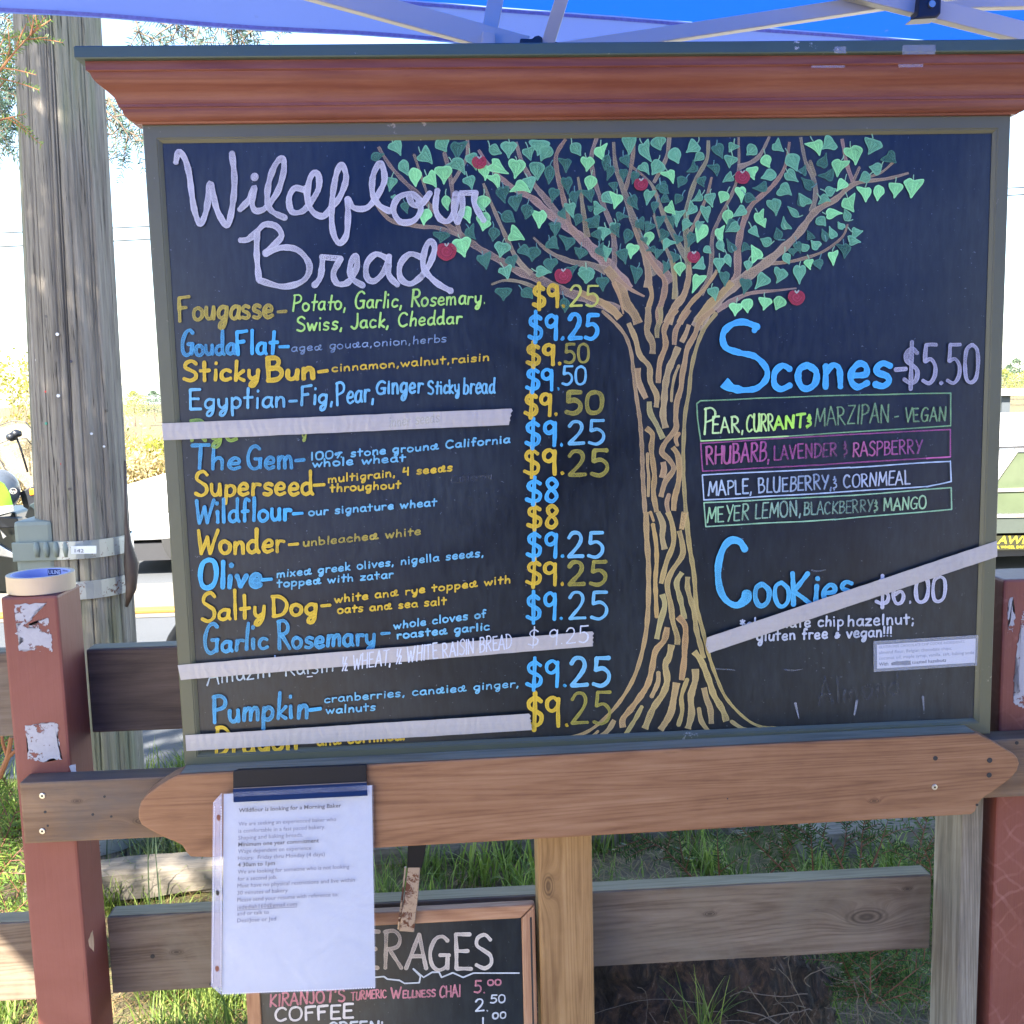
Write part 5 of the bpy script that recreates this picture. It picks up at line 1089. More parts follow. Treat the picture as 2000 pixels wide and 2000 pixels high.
# rotted stump under the lower rail, right of the pine post
def bark_mat():
    m, nt, b, o = new_mat('rotted_bark'); v = coords(nt, (1, 1, .6)); vo = N(nt, 'ShaderNodeTexVoronoi'); nt.links.new(v, vo.inputs['Vector']); vo.inputs['Scale'].default_value = 34
    n = noise(nt, v, 26, 6, .7, 1.2); c = ramp(nt, n, [(.3, (.008, .006, .005)), (.47, (.040, .030, .024)), (.60, (.11, .065, .042)), (.72, (.24, .20, .165))]).outputs[0]
    nt.links.new(c, b.inputs['Base Color']); setin(b, Roughness=.95)
    bump(nt, b, mth(nt, 'ADD', n, mth(nt, 'MULTIPLY', vo.outputs['Distance'], 1.2)), 1, .02); return m
M['bark'] = bark_mat()
from mathutils import noise as mn
def stump():
    m_ = MB(); n = 150; rows = 46; c = Vector((.15, .555, 0)); vs = []
    for j in range(rows+1):
        t = j/rows
        for k in range(n):
            a = 2*math.pi*k/n
            if t < .6: u = t/.6; rr = 1.08-.10*u; z = u*.285
            else: u = (t-.6)/.4; rr = .98*(1-u)**.8; z = .285-.05*math.sin(u*math.pi*.5)
            q = Vector((math.cos(a)*rr*1.6, math.sin(a)*rr, z*5))
            f = 1+.10*mn.noise(q*1.3)+.07*mn.noise(q*4)+.035*mn.noise(q*11)
            x = .38*rr*f*math.cos(a); y = .20*rr*f*math.sin(a)
            z *= 1.05-.12*math.sin(a)
            z += .018*mn.noise(q*3+Vector((9, 0, 0)))+.010*mn.noise(q*9)
            vs.append(c+Vector((x, y, z)))
    fs = [(j*n+k, j*n+(k+1) % n, (j+1)*n+(k+1) % n, (j+1)*n+k) for j in range(rows) for k in range(n)]
    m_.add(vs, fs); o = m_.build('tree_stump', M['bark'], smooth=True); tag(o, 'dark rotted stump under the lower rail beside the pine post', 'stump')
stump()
def tuft(name, label, x, y, n, h, seed, mat=None, w=.0045, spread=.02, z0=0):
    rd = random.Random(seed); m_ = MB()
    for _ in range(n):
        a = rd.uniform(0, 6.28); l_ = rd.uniform(.1, .75)*h; hh = h*rd.uniform(.55, 1.1)
        bx, by = x+rd.gauss(0, spread), y+rd.gauss(0, spread); P = []
        for i in range(6):
            t = i/5; P.append(Vector((bx+math.cos(a)*l_*t**1.7, by+math.sin(a)*l_*t**1.7, z0+hh*(t-.25*t**3*l_/h))))
        s_ = Vector((-math.sin(a), math.cos(a), 0))
        if abs(math.cos(a)) < .5: s_ = Vector((1, 0, 0))
        vs = []
        for i, p in enumerate(P): k = w*(1-i/5.2)**.7/2; vs += [p-s_*k, p+s_*k]
        m_.add(vs, [(2*i, 2*i+1, 2*i+3, 2*i+2) for i in range(5)])
    o = m_.build(name, mat or M['grass']); tag(o, label, 'grass tuft'); return o
p = at(1375, 2015, .27); tuft('grass_tuft', 'small bright grass tuft growing in front of the rotted stump', p.x, p.y, 30, .13, 4, spread=.012, z0=p.z-.02, w=.0035)
M['root'] = plain('pale_rootlet', (.17, .13, .09), .8, 0, .3, 40)
rd = random.Random(77); m_ = MB()
for _ in range(150):
    x = rd.uniform(-.15, .95); y = rd.uniform(.28, .40) if x < .55 else rd.uniform(.3, .8); z = rd.uniform(.12, .31) if x < .55 else rd.uniform(.03, .12)
    P = [Vector((x, y, z))]
    d = Vector((rd.uniform(-1, 1), rd.uniform(-.3, .3), rd.uniform(-.9, .4))).normalized()*.011
    for i in range(9): d = d+Vector((rd.gauss(0, .0042), rd.gauss(0, .001), rd.gauss(-.0006, .0035))); P.append(P[-1]+d)
    m_.tube(P, rd.uniform(.0004, .0011), 4, False)
o = m_.build('rootlets', M['root']); tag(o, 'pale dead rootlets and stems hanging over the rotted stump', 'roots', kind='stuff')
p = atz(1010, 1745, 0); tuft('grass_tuft', 'broad-bladed grass tuft rising above the drinks board next to the pine post', p.x, p.y, 60, .17, 6, w=.009, spread=.05)
p = atz(1360, 1695, 0); tuft('grass_tuft', 'yellow-green grass tuft behind the lower right rail', p.x, p.y, 46, .13, 7, w=.006, spread=.03)
M['bluegrass'] = foliage_mat('blue_grey_grass', [(.05, .085, .05), (.10, .15, .085), (.20, .25, .12)], .3)
p = atz(325, 1700, 0); tuft('grass_tuft', 'grey-green grass tuft hanging at the foot of the utility pole', p.x, p.y, 120, .26, 8, M['bluegrass'], w=.005, spread=.07)
p = atz(370, 1690, 0); tuft('grass_tuft', 'sunlit yellow grass tuft right of the foot of the pole', p.x, p.y, 90, .20, 9, w=.005, spread=.04)
tuft('grass_tuft', 'coarse grass tuft left of the drinks board near the ground', -.62, .36, 200, .22, 10, w=.005, spread=.10, z0=.1)

# ------------------------------------------------------------------ yew sprigs
M['yew'] = foliage_mat('yew_needles', [(.016, .046, .016), (.042, .092, .026), (.085, .16, .045)], .2, .4)
M['yewlit'] = foliage_mat('sunlit_yew_needles', [(.05, .10, .03), (.12, .20, .04), (.26, .34, .06)], .4, .45)  # yew needles lightened and yellowed to stand for sunlight on them
M['spruce'] = foliage_mat('blue_green_needles', [(.02, .045, .035), (.04, .08, .06), (.07, .12, .085)], .15, .5)
M['yewstem'] = plain('reddish_yew_stem', (.16, .065, .035), .7, 0, .3, 80)
M['twig'] = plain('grey_brown_twig', (.14, .10, .07), .8, 0, .3, 60)
def sprig(st, nd, P, nl, step, rd, r=.0018, side=True, branch=0, nw=.0022):
    st.tube(P, [r*(1-.75*i/(len(P)-1)) for i in range(len(P))], 5)
    for i in range(len(P)-1):
        a, b_ = Vector(P[i]), Vector(P[i+1]); d = b_-a; L_ = d.length
        if L_ < 1e-5: continue
        d.normalize(); n_ = max(1, int(L_/step))
        s0 = d.cross(Vector((.2, 1, .1))).normalized(); u0 = d.cross(s0).normalized()
        for k in range(n_):
            p = a+d*L_*(k+rd.random()*.6)/n_
            for sg in (-1, 1):
                an = rd.uniform(-.7, .7); e = (s0*sg*math.cos(an)+u0*math.sin(an)+d*rd.uniform(.35, .8)).normalized()*nl*rd.uniform(.7, 1.15)
                w = e.cross(u0 if rd.random() < .7 else s0)
                if w.length < 1e-9: continue
                w = w.normalized()*nw/2
                nd.add([p-w*.6, p+e*.5-w, p+e, p+e*.5+w, p+w*.6], [(0, 1, 2, 3, 4)])
            if branch and rd.random() < branch:
                sg = rd.choice((-1, 1)); bl = rd.uniform(.3, .9)*nl*7
                e = (s0*sg*.8+d*.7+u0*rd.uniform(-.3, .3)).normalized()
                Q = [p+e*bl*t+Vector((0, 0, -.12*bl*t*t)) for t in (0, .35, .7, 1)]
                sprig(st, nd, Q, nl*.85, step, rd, r*.6, side, 0, nw)
def yew(name, label, lines, Y, nl, step, mat, stemmat, cat='shrub', seed=1, branch=.12, r=.002, nw=.0022, group=None, dy=.05):
    rd = random.Random(seed); st = MB(); nd = MB()
    base = at(lines[0][0][0], lines[0][0][1], Y)
    root = thing(name, label, cat, tuple(base), group)
    for ln in lines:
        yy = Y+rd.uniform(-dy, dy)
        P = [at(x, y, yy+rd.uniform(-.012, .012)) for x, y in ln]
        Q = []
        for i in range(len(P)-1):
            for t in (0, .5): Q.append(P[i].lerp(P[i+1], t))
        Q.append(P[-1]); sprig(st, nd, Q, nl, step, rd, r, True, branch, nw)
    st.build('stem', stemmat, root); o = nd.build('needles', mat, root); o['kind'] = 'stuff'
    return root
yew('yew_shrub', 'dark green yew shrub behind the lower right rail, beside the silvery post', [
 [(1588, 1705), (1586, 1660), (1582, 1600)], [(1530, 1700), (1480, 1650), (1420, 1590)], [(1650, 1705), (1625, 1650), (1570, 1600)], [(1640, 1700), (1650, 1650), (1655, 1600)], [(1680, 1700), (1683, 1640), (1690, 1590)],
 [(1700, 1700), (1720, 1650), (1735, 1600)], [(1790, 1690), (1800, 1640), (1815, 1585)], [(1790, 1690), (1830, 1640), (1870, 1610), (1885, 1590)], [(1740, 1715), (1755, 1690), (1770, 1650)], [(1350, 1712), (1300, 1660), (1235, 1625)],
 [(1340, 1705), (1330, 1660), (1325, 1620)], [(1405, 1710), (1402, 1660), (1400, 1610)], [(1560, 1710), (1530, 1660), (1480, 1620)], [(1820, 1710), (1815, 1680), (1800, 1650)], [(1500, 1710), (1540, 1670), (1560, 1620)]], .45, .016, .0048, M['yew'], M['yewstem'], seed=3, branch=.16, nw=.0026, dy=.10)
yew('yew_shrub', 'low dark yew foliage under the lower rail at the right edge, next to the stump', [
 [(1690, 1960), (1720, 1900), (1760, 1850)], [(1700, 1950), (1660, 1910), (1640, 1860)], [(1720, 1950), (1770, 1910), (1820, 1870)], [(1700, 1940), (1700, 1890), (1700, 1845)], [(1690, 1940), (1650, 1930), (1620, 1900)], [(1710, 1960), (1770, 1940), (1830, 1915)],
 [(1670, 1930), (1650, 1900), (1680, 1850)], [(1730, 1930), (1740, 1890), (1790, 1850)], [(1700, 1930), (1750, 1900), (1800, 1880)], [(1690, 1910), (1670, 1880), (1660, 1850)], [(1650, 1955), (1690, 1920), (1730, 1860)]], .50, .017, .0045, M['yew'], M['yewstem'], seed=4, branch=.22, nw=.0026, dy=.08)
yew('yew_shrub', 'feathery yew shrub with orange stems at the lower left edge, left of the red post', [
 [(-20, 1800), (10, 1700), (35, 1600)], [(-20, 1760), (15, 1660), (48, 1560)], [(-30, 1720), (10, 1640), (40, 1560)], [(-30, 1690), (0, 1600), (25, 1545)], [(-40, 1640), (0, 1590), (55, 1590)], [(-20, 1840), (30, 1760), (60, 1680)], [(-30, 1860), (20, 1790), (62, 1750)],
 [(-10, 1720), (30, 1670), (60, 1640)], [(-30, 1500), (0, 1455), (20, 1400)], [(-30, 1560), (-5, 1500), (10, 1430)], [(-40, 1480), (-5, 1420), (5, 1360)], [(-30, 1700), (20, 1640), (60, 1600)]], .50, .022, .0055, M['yewlit'], M['yewstem'], seed=5, branch=.22, nw=.0028, dy=.10)
M['orange_bark'] = plain('orange_bark', (.36, .15, .06), .7, 0, .25, 60)
rt = thing('bare_branch', 'orange barked bare branch at the left edge behind the red post', 'branch', tuple(at(5, 1520, .42)))
m_ = MB()
for ln, r_ in (([(-30, 1545), (0, 1515), (15, 1480), (22, 1440)], .0065), ([(15, 1480), (28, 1468), (40, 1463)], .004), ([(15, 1480), (5, 1450), (2, 1415)], .0035)):
    m_.tube([at(x, y, .42) for x, y in ln], [r_*(1-.5*i/len(ln)) for i in range(len(ln))], 8)
m_.build('stem', M['orange_bark'], rt)
# conifer branches in the upper left
rootc = yew('conifer_branch', 'blue-green conifer branches hanging behind the cornice, right of the utility pole', [
 [(262, 30), (272, 60), (280, 90)], [(262, 60), (300, 75), (330, 88)], [(345, 30), (345, 60), (330, 84)], [(390, 32), (388, 60), (380, 86)], [(350, 40), (310, 65), (290, 85)], [(430, 34), (425, 60), (410, 85)], [(455, 40), (452, 65), (455, 90)], [(480, 42), (490, 60), (508, 84)],
 [(400, 36), (440, 60), (480, 88)], [(350, 36), (372, 60), (392, 86)], [(505, 50), (480, 70), (470, 88)], [(205, 195), (232, 205), (258, 222)], [(205, 215), (235, 240), (262, 285)], [(206, 240), (225, 265), (228, 310)], [(206, 230), (250, 255), (276, 290)], [(208, 200), (240, 225), (275, 240)],
 [(240, 250), (265, 265), (285, 262)], [(206, 262), (220, 262), (232, 250)], [(212, 190), (224, 215), (235, 240)], [(440, 36), (470, 60), (520, 62)], [(560, 50), (560, 58), (562, 64)]], 2.9, .034, .010, M['spruce'], M['twig'], 'conifer branch', 8, .20, .005, .0048, None, .25)
yew('conifer_branch', 'dense blue-green conifer foliage at the left edge behind the pole', [
 [(-40, 60), (0, 90), (30, 130)], [(-40, 120), (0, 150), (40, 200)], [(-40, 160), (0, 210), (30, 260)], [(-40, 40), (10, 60), (30, 110)], [(-40, 200), (0, 240), (20, 300)], [(-30, 260), (5, 255), (40, 235)], [(-40, 220), (10, 200), (44, 160)], [(-30, 100), (10, 130), (30, 170)], [(-30, 300), (0, 280), (30, 240)],
 [(-40, 150), (0, 175), (40, 190)], [(-40, 20), (20, 40), (40, 100)]], 2.6, .030, .008, M['spruce'], M['twig'], 'conifer branch', 9, .25, .004, .0046, None, .25)
yew('conifer_branch', 'sunlit yellow-green conifer twig in front of the upper utility pole', [
 [(-30, 165), (0, 138), (30, 100), (60, 68), (88, 34)], [(10, 125), (20, 95), (15, 50)], [(30, 100), (38, 75), (52, 45)], [(0, 140), (-10, 110), (10, 70)], [(60, 68), (75, 55), (100, 38)], [(-20, 240), (10, 232), (52, 222)], [(-30, 180), (0, 168), (18, 150)], [(60, 68), (64, 50), (66, 30)]],
 .95, .015, .0050, M['yewlit'], M['orange_bark'], 'conifer branch', 10, .10, .0032, .0024, None, .03)

# ------------------------------------------------------------------ utility pole
def pole_mat():
    m, nt, b, o = new_mat('grey_weathered_pole_wood')
    v = coords(nt, (16, 16, .9)); n = noise(nt, v, 3, 5, .65, .5); f = noise(nt, coords(nt, (60, 60, 1.6)), 3, 4, .7); g_ = noise(nt, coords(nt, (4, 4, .5)), 2, 3, .5)
    c = ramp(nt, mth(nt, 'ADD', mth(nt, 'MULTIPLY', n, .55), mth(nt, 'MULTIPLY', f, .45)), [(.3, (.095, .080, .064)), (.48, (.215, .187, .152)), (.68, (.35, .31, .26))]).outputs[0]
    al = ramp(nt, g_, [(.52, (0, 0, 0)), (.62, (1, 1, 1))]).outputs[0]
    c = mixc(nt, mth(nt, 'MULTIPLY', al, .5), c, (.15, .17, .075))
    ck = ramp(nt, f, [(.33, (1, 1, 1)), (.38, (0, 0, 0))]).outputs[0]
    c = mixc(nt, mth(nt, 'MULTIPLY', ck, .85), c, (.02, .018, .018))
    nt.links.new(c, b.inputs['Base Color']); setin(b, Roughness=.85)
    bump(nt, b, mth(nt, 'SUBTRACT', mth(nt, 'ADD', n, f), mth(nt, 'MULTIPLY', ck, 1.5)), .9, .004); return m
M['pole'] = pole_mat()
PC = lambda z: Vector((-1.305+.024*(z-.36), 1.62, 0)); PR = lambda z: .1345-.011*(z-.36)
ut = thing('utility_pole', 'thick cracked grey wooden utility pole behind the left end of the chalkboard', 'utility pole', (-1.305, 1.62, 0))
rd = random.Random(21); nk = 640; rows = 90; vs = []
cracks = [(rd.uniform(0, 2*math.pi), rd.uniform(.010, .018), rd.uniform(.003, .010), rd.uniform(0, 6)) for _ in range(60)]
for j in range(rows+1):
    z = -.1+6.1*j/rows; c = PC(min(z, 3.2)); r = PR(min(z, 4))
    for k in range(nk):
        a = 2*math.pi*k/nk; dr = 0
        for (ca, cw, cd_, ph) in cracks:
            d = (a-ca-.03*math.sin(z*1.3+ph)+math.pi) % (2*math.pi)-math.pi
            dr -= cd_*math.exp(-(d/cw)**2)*(.5+.5*math.sin(z*1.1+ph))
        dr += .002*math.sin(11*a+z)+.0012*math.sin(29*a)
        vs.append((c.x+(r+dr)*math.cos(a), c.y+(r+dr)*math.sin(a), z))
mb = MB(); mb.add(vs, [(j*nk+k, j*nk+(k+1) % nk, (j+1)*nk+(k+1) % nk, (j+1)*nk+k) for j in range(rows) for k in range(nk)]+[tuple(range((rows+1)*nk-1, rows*nk-1, -1))])
mb.build('wooden_shaft', M['pole'], ut, smooth=True)
M['galv'] = rust_mat('galvanised_rusty_band', (.40, .44, .46), .6, .56)
def band(zt, zb, name='steel_band', a0=R(180), a1=R(360), extra=0):
    m_ = MB(); n = 40; vs = []
    for k in range(n+1):
        a = a0+(a1-a0)*k/n
        for (dr, z) in ((.004, zb), (.0075, zb), (.0075, zt), (.004, zt)):
            zz = (zt+zb)/2; c = PC(zz); r = PR(zz)+dr; vs.append((c.x+r*math.cos(a), c.y+r*math.sin(a), z))
    m_.add(vs, [(4*k+i, 4*k+(i+1) % 4, 4*k+4+(i+1) % 4, 4*k+4+i) for k in range(n) for i in range(4)]); return m_.build(name, M['galv'], ut)
zt = at(180, 1056, 1.49).z; zb = at(180, 1091, 1.49).z; band(zt, zb, a0=0, a1=2*math.pi)
zt2 = at(180, 1135, 1.49).z; zb2 = at(180, 1170, 1.49).z; band(zt2, zb2, a0=0, a1=2*math.pi)
zt3 = at(230, 1640, 1.49).z; zb3 = at(230, 1668, 1.49).z; band(zt3, zb3, a0=0, a1=2*math.pi)
M['pvc'] = painted('grey_green_plastic_cover', (.19, .225, .20), (.30, .33, .30), .5, .02)
xa = at(33, 1050, 1.52).x; xb = at(108, 1050, 1.52).x; ztop = at(70, 1016, 1.52).z
m_ = MB(); m_.box(xa, xb, 1.50, 1.66, 0, ztop); m_.build('cable_cover', M['pvc'], ut, bevel=.012)
m_ = MB(); m_.box(xa-.004, xb+.05, 1.489, 1.499, zb-.002, zt+.001); m_.build('cover_strap', M['pvc'], ut, bevel=.003)
for k in range(4):
    m_ = MB(); p = at(72+k*19, 1073, 1.489); m_.tube([p+Vector((0, 0, .021)), p, p-Vector((0, 0, .022))], [.006, .010, .006], 8); m_.build('strap_notch', M['pvc'], ut, smooth=True)
m_ = MB(); m_.prism(quad([(139, 1082), (188, 1081), (188, 1066), (139, 1067)], 1.470), (0, .001, 0)); m_.build('pole_tag', plain('white_pole_tag', (.65, .68, .7), .4), ut)
m_ = MB(); m_.add(*(lambda vf: ([at(143+v.x*14, 1079-v.y*10, 1.4692) for v in vf[0]], vf[1]))(text_mesh('142', 1))); m_.build('tag_print', M['ink_lav'], ut)
M['rubber'] = plain('dark_brown_cable', (.06, .040, .032), .55)
m_ = MB(); m_.tube([at(x, y, 1.55) for x, y in ((244, 900), (246, 1010), (250, 1060), (257, 1100), (256, 1150), (247, 1185))], [.003, .004, .010, .021, .015, .004], 10); m_.build('hanging_cable', M['rubber'], ut, smooth=True)
for i, (x, y, col, rr) in enumerate(((113, 653, 0, .0045), (115, 773, 0, .0045), (178, 847, 0, .0035), (118, 906, 1, .0045), (139, 706, 2, .004), (85, 870, 0, .004), (207, 802, 2, .004), (136, 955, 2, .004), (92, 618, 2, .004), (75, 685, 3, .005), (202, 872, 0, .003), (92, 827, 3, .004), (74, 703, 0, .005), (91, 765, 1, .003))):
    p = at(x, y, 1.55); c = PC(p.z); dx = p.x-c.x; rr_ = PR(p.z)+.001
    yy = c.y-math.sqrt(max(0, rr_*rr_-dx*dx)); p = at(x, y, yy)
    nrm = Vector((p.x-c.x, p.y-c.y, 0)).normalized(); m_ = MB(); m_.disc(p+nrm*.003, nrm, rr, .004, 12)
    m_.build('thumb_tack', (M.setdefault('tackw', plain('white_tack', (.8, .8, .8), .3)), M.setdefault('tackr', plain('red_tack', (.5, .03, .03), .3)), M.setdefault('tackd', plain('steel_nail', (.10, .09, .09), .4, .6)), M.setdefault('tackg', plain('green_staple', (.05, .30, .20), .4)))[col], ut)
M['greenpaint'] = plain('green_paint_smear', (.08, .38, .24), .7, 0, .3, 50)
def on_pole(pts, seed, mat, name):
    m_ = MB(); P = []
    for x, y in ragged(pts, 1.5, 4, seed):
        p = at(x, y, 1.5); c = PC(p.z); rr_ = PR(p.z)+.0012; dx = max(-rr_*.97, min(rr_*.97, p.x-c.x)); P.append(at(x, y, c.y-math.sqrt(rr_*rr_-dx*dx)))
    m_.add(P, [tuple(range(len(P)))]); m_.build(name, mat, ut)
on_pole([(204, 1432), (222, 1431), (221, 1450), (212, 1462), (206, 1455)], 1, M['greenpaint'], 'paint_smear'); on_pole([(238, 1431), (252, 1430), (250, 1455), (252, 1480), (244, 1480), (241, 1455)], 2, M['greenpaint'], 'paint_smear')

# ------------------------------------------------------------------ canopy
def fabric(name, col, trans=.5, tcol=None):
    m, nt, b, o = new_mat(name); v = coords(nt); n = noise(nt, v, 900, 2, .5); d = noise(nt, v, 14, 5, .7)
    sp = ramp(nt, noise(nt, v, 45, 4, .7), [(.66, (0, 0, 0)), (.74, (1, 1, 1))]).outputs[0]
    c = mixc(nt, mth(nt, 'MULTIPLY', mth(nt, 'ADD', d, sp), .12), col, (.12, .12, .14))
    nt.links.new(c, b.inputs['Base Color']); setin(b, Roughness=.7); bump(nt, b, n, .2, .0005)
    tr = N(nt, 'ShaderNodeBsdfTranslucent'); nt.links.new(mixc(nt, 1.0, c, tcol or col, 'MIX') if False else (mixc(nt, mth(nt, 'MULTIPLY', sp, .25), tcol or col, (.2, .2, .25))), tr.inputs[0])
    ms = N(nt, 'ShaderNodeMixShader'); ms.inputs[0].default_value = trans
    nt.links.new(b.outputs[0], ms.inputs[1]); nt.links.new(tr.outputs[0], ms.inputs[2]); nt.links.new(ms.outputs[0], o.inputs[0]); return m
M['roof'] = fabric('blue_canopy_fabric', (.02, .12, .60), .36, (.006, .10, .58))
M['valance'] = fabric('faded_blue_valance', (.24, .32, .66), .45, (.27, .36, .70))
M['white_metal'] = plain('white_enamelled_steel', (.52, .50, .45), .4, 0, .04, 10)
M['black_plastic'] = plain('black_plastic_joint', (.012, .014, .02), .4, 0, .2, 20)
E0 = Vector((-.252, .504, 0)); ed = Vector((.976, .217, 0)); en = Vector((.217, -.976, 0))
ZE = 2.10
def cp(s, t, z): return E0+ed*s+en*t+Vector((0, 0, z))
can = thing('pop_up_canopy', 'blue pop-up canopy with white folding truss above the chalkboard', 'canopy', tuple(cp(-.25, 1.5, 0)))
SL, SR = -1.80, 1.45; SM = (SL+SR)/2
corners = [(SL, 0), (SR, 0), (SR, 3.0), (SL, 3.0)]
peak = cp(SM, 1.5, 2.85)
def panel(a, b_):
    m_ = MB(); n = 10; vs = []
    for j in range(n+1):
        for i in range(n+1):
            p = cp(*a, ZE).lerp(cp(*b_, ZE), i/n).lerp(peak, j/n)
            vs.append(p-Vector((0, 0, .05*math.sin(math.pi*i/n)*math.sin(math.pi*j/n))))
    m_.add(vs, [(j*(n+1)+i, j*(n+1)+i+1, (j+1)*(n+1)+i+1, (j+1)*(n+1)+i) for j in range(n) for i in range(n)])
    return m_.build('roof_panel', M['roof'], can, smooth=True)
def valance(a, b_):
    m_ = MB(); n = 40; vs = []
    for i in range(n+1):
        p = cp(*a, ZE).lerp(cp(*b_, ZE), i/n); w = .004*math.sin(i*1.1)
        vs += [p+Vector((0, w*.3, 0)), p+Vector((0, w, -.035)), p+Vector((0, w*1.5, -.068))]
    m_.add(vs, [(3*i+k, 3*i+3+k, 3*i+4+k, 3*i+1+k) for i in range(n) for k in (0, 1)]); v = m_.build('valance', M['valance'], can, smooth=True)
    for zz, nm in ((-.004, .006), (-.061, .006)):
        m_ = MB(); vs = []
        for i in range(n+1):
            p = cp(*a, ZE).lerp(cp(*b_, ZE), i/n)-en*.0+Vector((0, -.004+.004*math.sin(i*1.1)*(.3 if zz > -.02 else 1.4), zz)); vs += [p, p-Vector((0, 0, nm))]
        m_.add(vs, [(2*i, 2*i+2, 2*i+3, 2*i+1) for i in range(n)]); m_.build('hem', M['hem'], v)
M['hem'] = plain('grubby_hem', (.20, .20, .42), .8, 0, .5, 120)
for i in range(4): panel(corners[i], corners[(i+1) % 4]); valance(corners[i], corners[(i+1) % 4])
def curtain(a, b_, z0, n=26):
    m_ = MB(); vs = []
    for i in range(n+1):
        p = cp(*a, ZE-.03).lerp(cp(*b_, ZE-.03), i/n); w = .02*math.sin(i*1.7)
        vs += [p+en*w, Vector((p.x, p.y, z0))+en*w*2]
    m_.add(vs, [(2*i, 2*i+2, 2*i+3, 2*i+1) for i in range(n)]); return m_.build('reflection_curtain', M['roof'], can, smooth=True)
curtain((SL+.05, 2.97), (SL+1.15, 2.97), .75); curtain((SR-1.0, 2.97), (SR-.05, 2.97), .95)  # unseen curtains added so the slate's edges mirror blue
for s, t in corners:
    m_ = MB(); c = cp(s*.985, t*.97+.03, 0); m_.box(c.x-.019, c.x+.019, c.y-.019, c.y+.019, 0, ZE-.02); m_.build('leg', M['white_metal'], can)
def trus(p, q, Y, wpx, name='truss_bar', dep=.018, Y2=None):
    Y2 = Y if Y2 is None else Y2
    A = at(*p, Y); B = at(*q, Y2); dist = (A-CAM_LOC).length; m_ = MB(); w = wpx/2000*dist*.97
    m_.bar(A, B, w, dep, (0, 1, 0)) if abs((B-A).normalized().y) < .9 else m_.bar(A, B, w, dep)
    return m_.build(name, M['white_metal'], can, bevel=.0015)
trus((520, -45), (1030, 95), .26, 37); trus((1040, 108), (1900, -22), .24, 26); trus((1560, -45), (2120, 95), .215, 32); trus((1840, 9), (2140, 2), .30, 18)
trus((975, -40), (957, 60), .30, 28, Y2=.28); trus((1109, -40), (1068, 92), .20, 24, Y2=.24)
def joint(pts, Y, d=.03):
    m_ = MB(); m_.prism(quad(pts, Y), (0, d, 0)); return m_.build('joint', M['black_plastic'], can, bevel=.003)
joint([(1793, 30), (1780, 37), (1832, 34), (1838, 26), (1840, -30), (1800, -30)], .19); joint([(1014, 92), (1060, 92), (1060, 72), (1052, 68), (1044, 70), (1040, 75), (1016, 74)], .225); joint([(1083, 92), (1094, 92), (1090, 81), (1080, 80)], .235)
m_ = MB(); m_.disc(at(1820, 8, .188), (0, 1, 0), .0052, .004, 16); m_.build('bolt', M['screw'], can)
m_ = MB(); m_.prism(quad([(940, 92), (968, 92), (966, 62), (942, 58)], .235), (0, .02, 0)); m_.build('slider', M['white_metal'], can, bevel=.003)
m_ = MB(); m_.prism(quad([(942, 60), (970, 66), (972, 52), (941, 44)], .27), (0, .02, 0)); m_.build('slider', M['white_metal'], can, bevel=.003)

# conifer standing to the left of the canopy: its limbs overhang the pole and dapple it with shade
ct = thing('conifer_tree', 'tall conifer left of the canopy, its limbs reaching over the utility pole', 'tree', (-4.3, -1.6, 0))
rd = random.Random(31); st = MB(); nd = MB()
st.tube([(-4.3, -1.6, 0), (-4.28, -1.58, 3), (-4.3, -1.55, 7)], [.26, .22, .10], 14)
for k in range(7):
    t = k/6; z0 = .3+2.9*t; tt = (4.0-z0)/.67; c = Vector((-1.3, 1.6, z0))+sun_dir*tt
    st.tube([(-4.28, -1.58, 3.2+t*1.2), Vector((-4.28, -1.58, 3.4+t)).lerp(c, .6)+Vector((0, 0, .25)), c], [.06, .035, .012], 7)
    for _ in range(2100):
        p = c+Vector((rd.gauss(0, .30), rd.gauss(0, .34), rd.gauss(0, .22))); a = Vector((rd.gauss(0, 1), rd.gauss(0, 1), rd.gauss(0, .5))).normalized()*.055; b_ = a.cross(Vector((rd.gauss(0, 1), rd.gauss(0, 1), 1))).normalized()*.012
        nd.add([p-a, p-a*.3+b_, p+a, p-a*.3-b_], [(0, 1, 2, 3)])
st.build('trunk', M['bark'], ct, smooth=True); o = nd.build('crown', M['spruce'], ct); o['kind'] = 'stuff'
# unseen dark wall added behind the camera to darken the slate's reflections
sh = thing('reflection_wall', 'unseen dark wall added behind the viewer for the slate to mirror', 'wall', (.1, -4.7, 0))
m_ = MB(); m_.box(-1.4, 1.75, -4.9, -4.7, 0, 3.3); m_.build('wall_panel', plain('dark_reflection_wall_paint', (.045, .032, .026), .8, 0, .3, 20), sh)
for k in range(14):
    m_ = MB(); z = .02+k*.235; m_.box(-1.4, 1.75, -4.6995, -4.67, z, z+.225); m_.build('board', M['bakery'] if 'bakery' in M else M.setdefault('bakery', plain('brown_wall_board', (.055, .040, .032), .75, 0, .3, 12)), sh)

# ------------------------------------------------------------------ wires
M['wire'] = plain('power_line', (.012, .016, .016), .6)
for (y0, y1, lb, r_) in ((455, 366, 'upper power line crossing the sky behind the chalkboard', .011), (482, 380, 'lower power line crossing the sky behind the chalkboard', .012)):
    A = at(0, y0, 15); B = at(2000, y1, 15); d = B-A; P = [A-d*1.5+Vector((0, 0, 0))]+[A+d*t-Vector((0, 0, .25*4*.0)) for t in (0, .5, 1)]+[B+d*1.5]
    m_ = MB(); m_.tube(P, r_, 6); o = m_.build('power_line', M['wire']); tag(o, lb, 'power line', 'power lines across the sky')

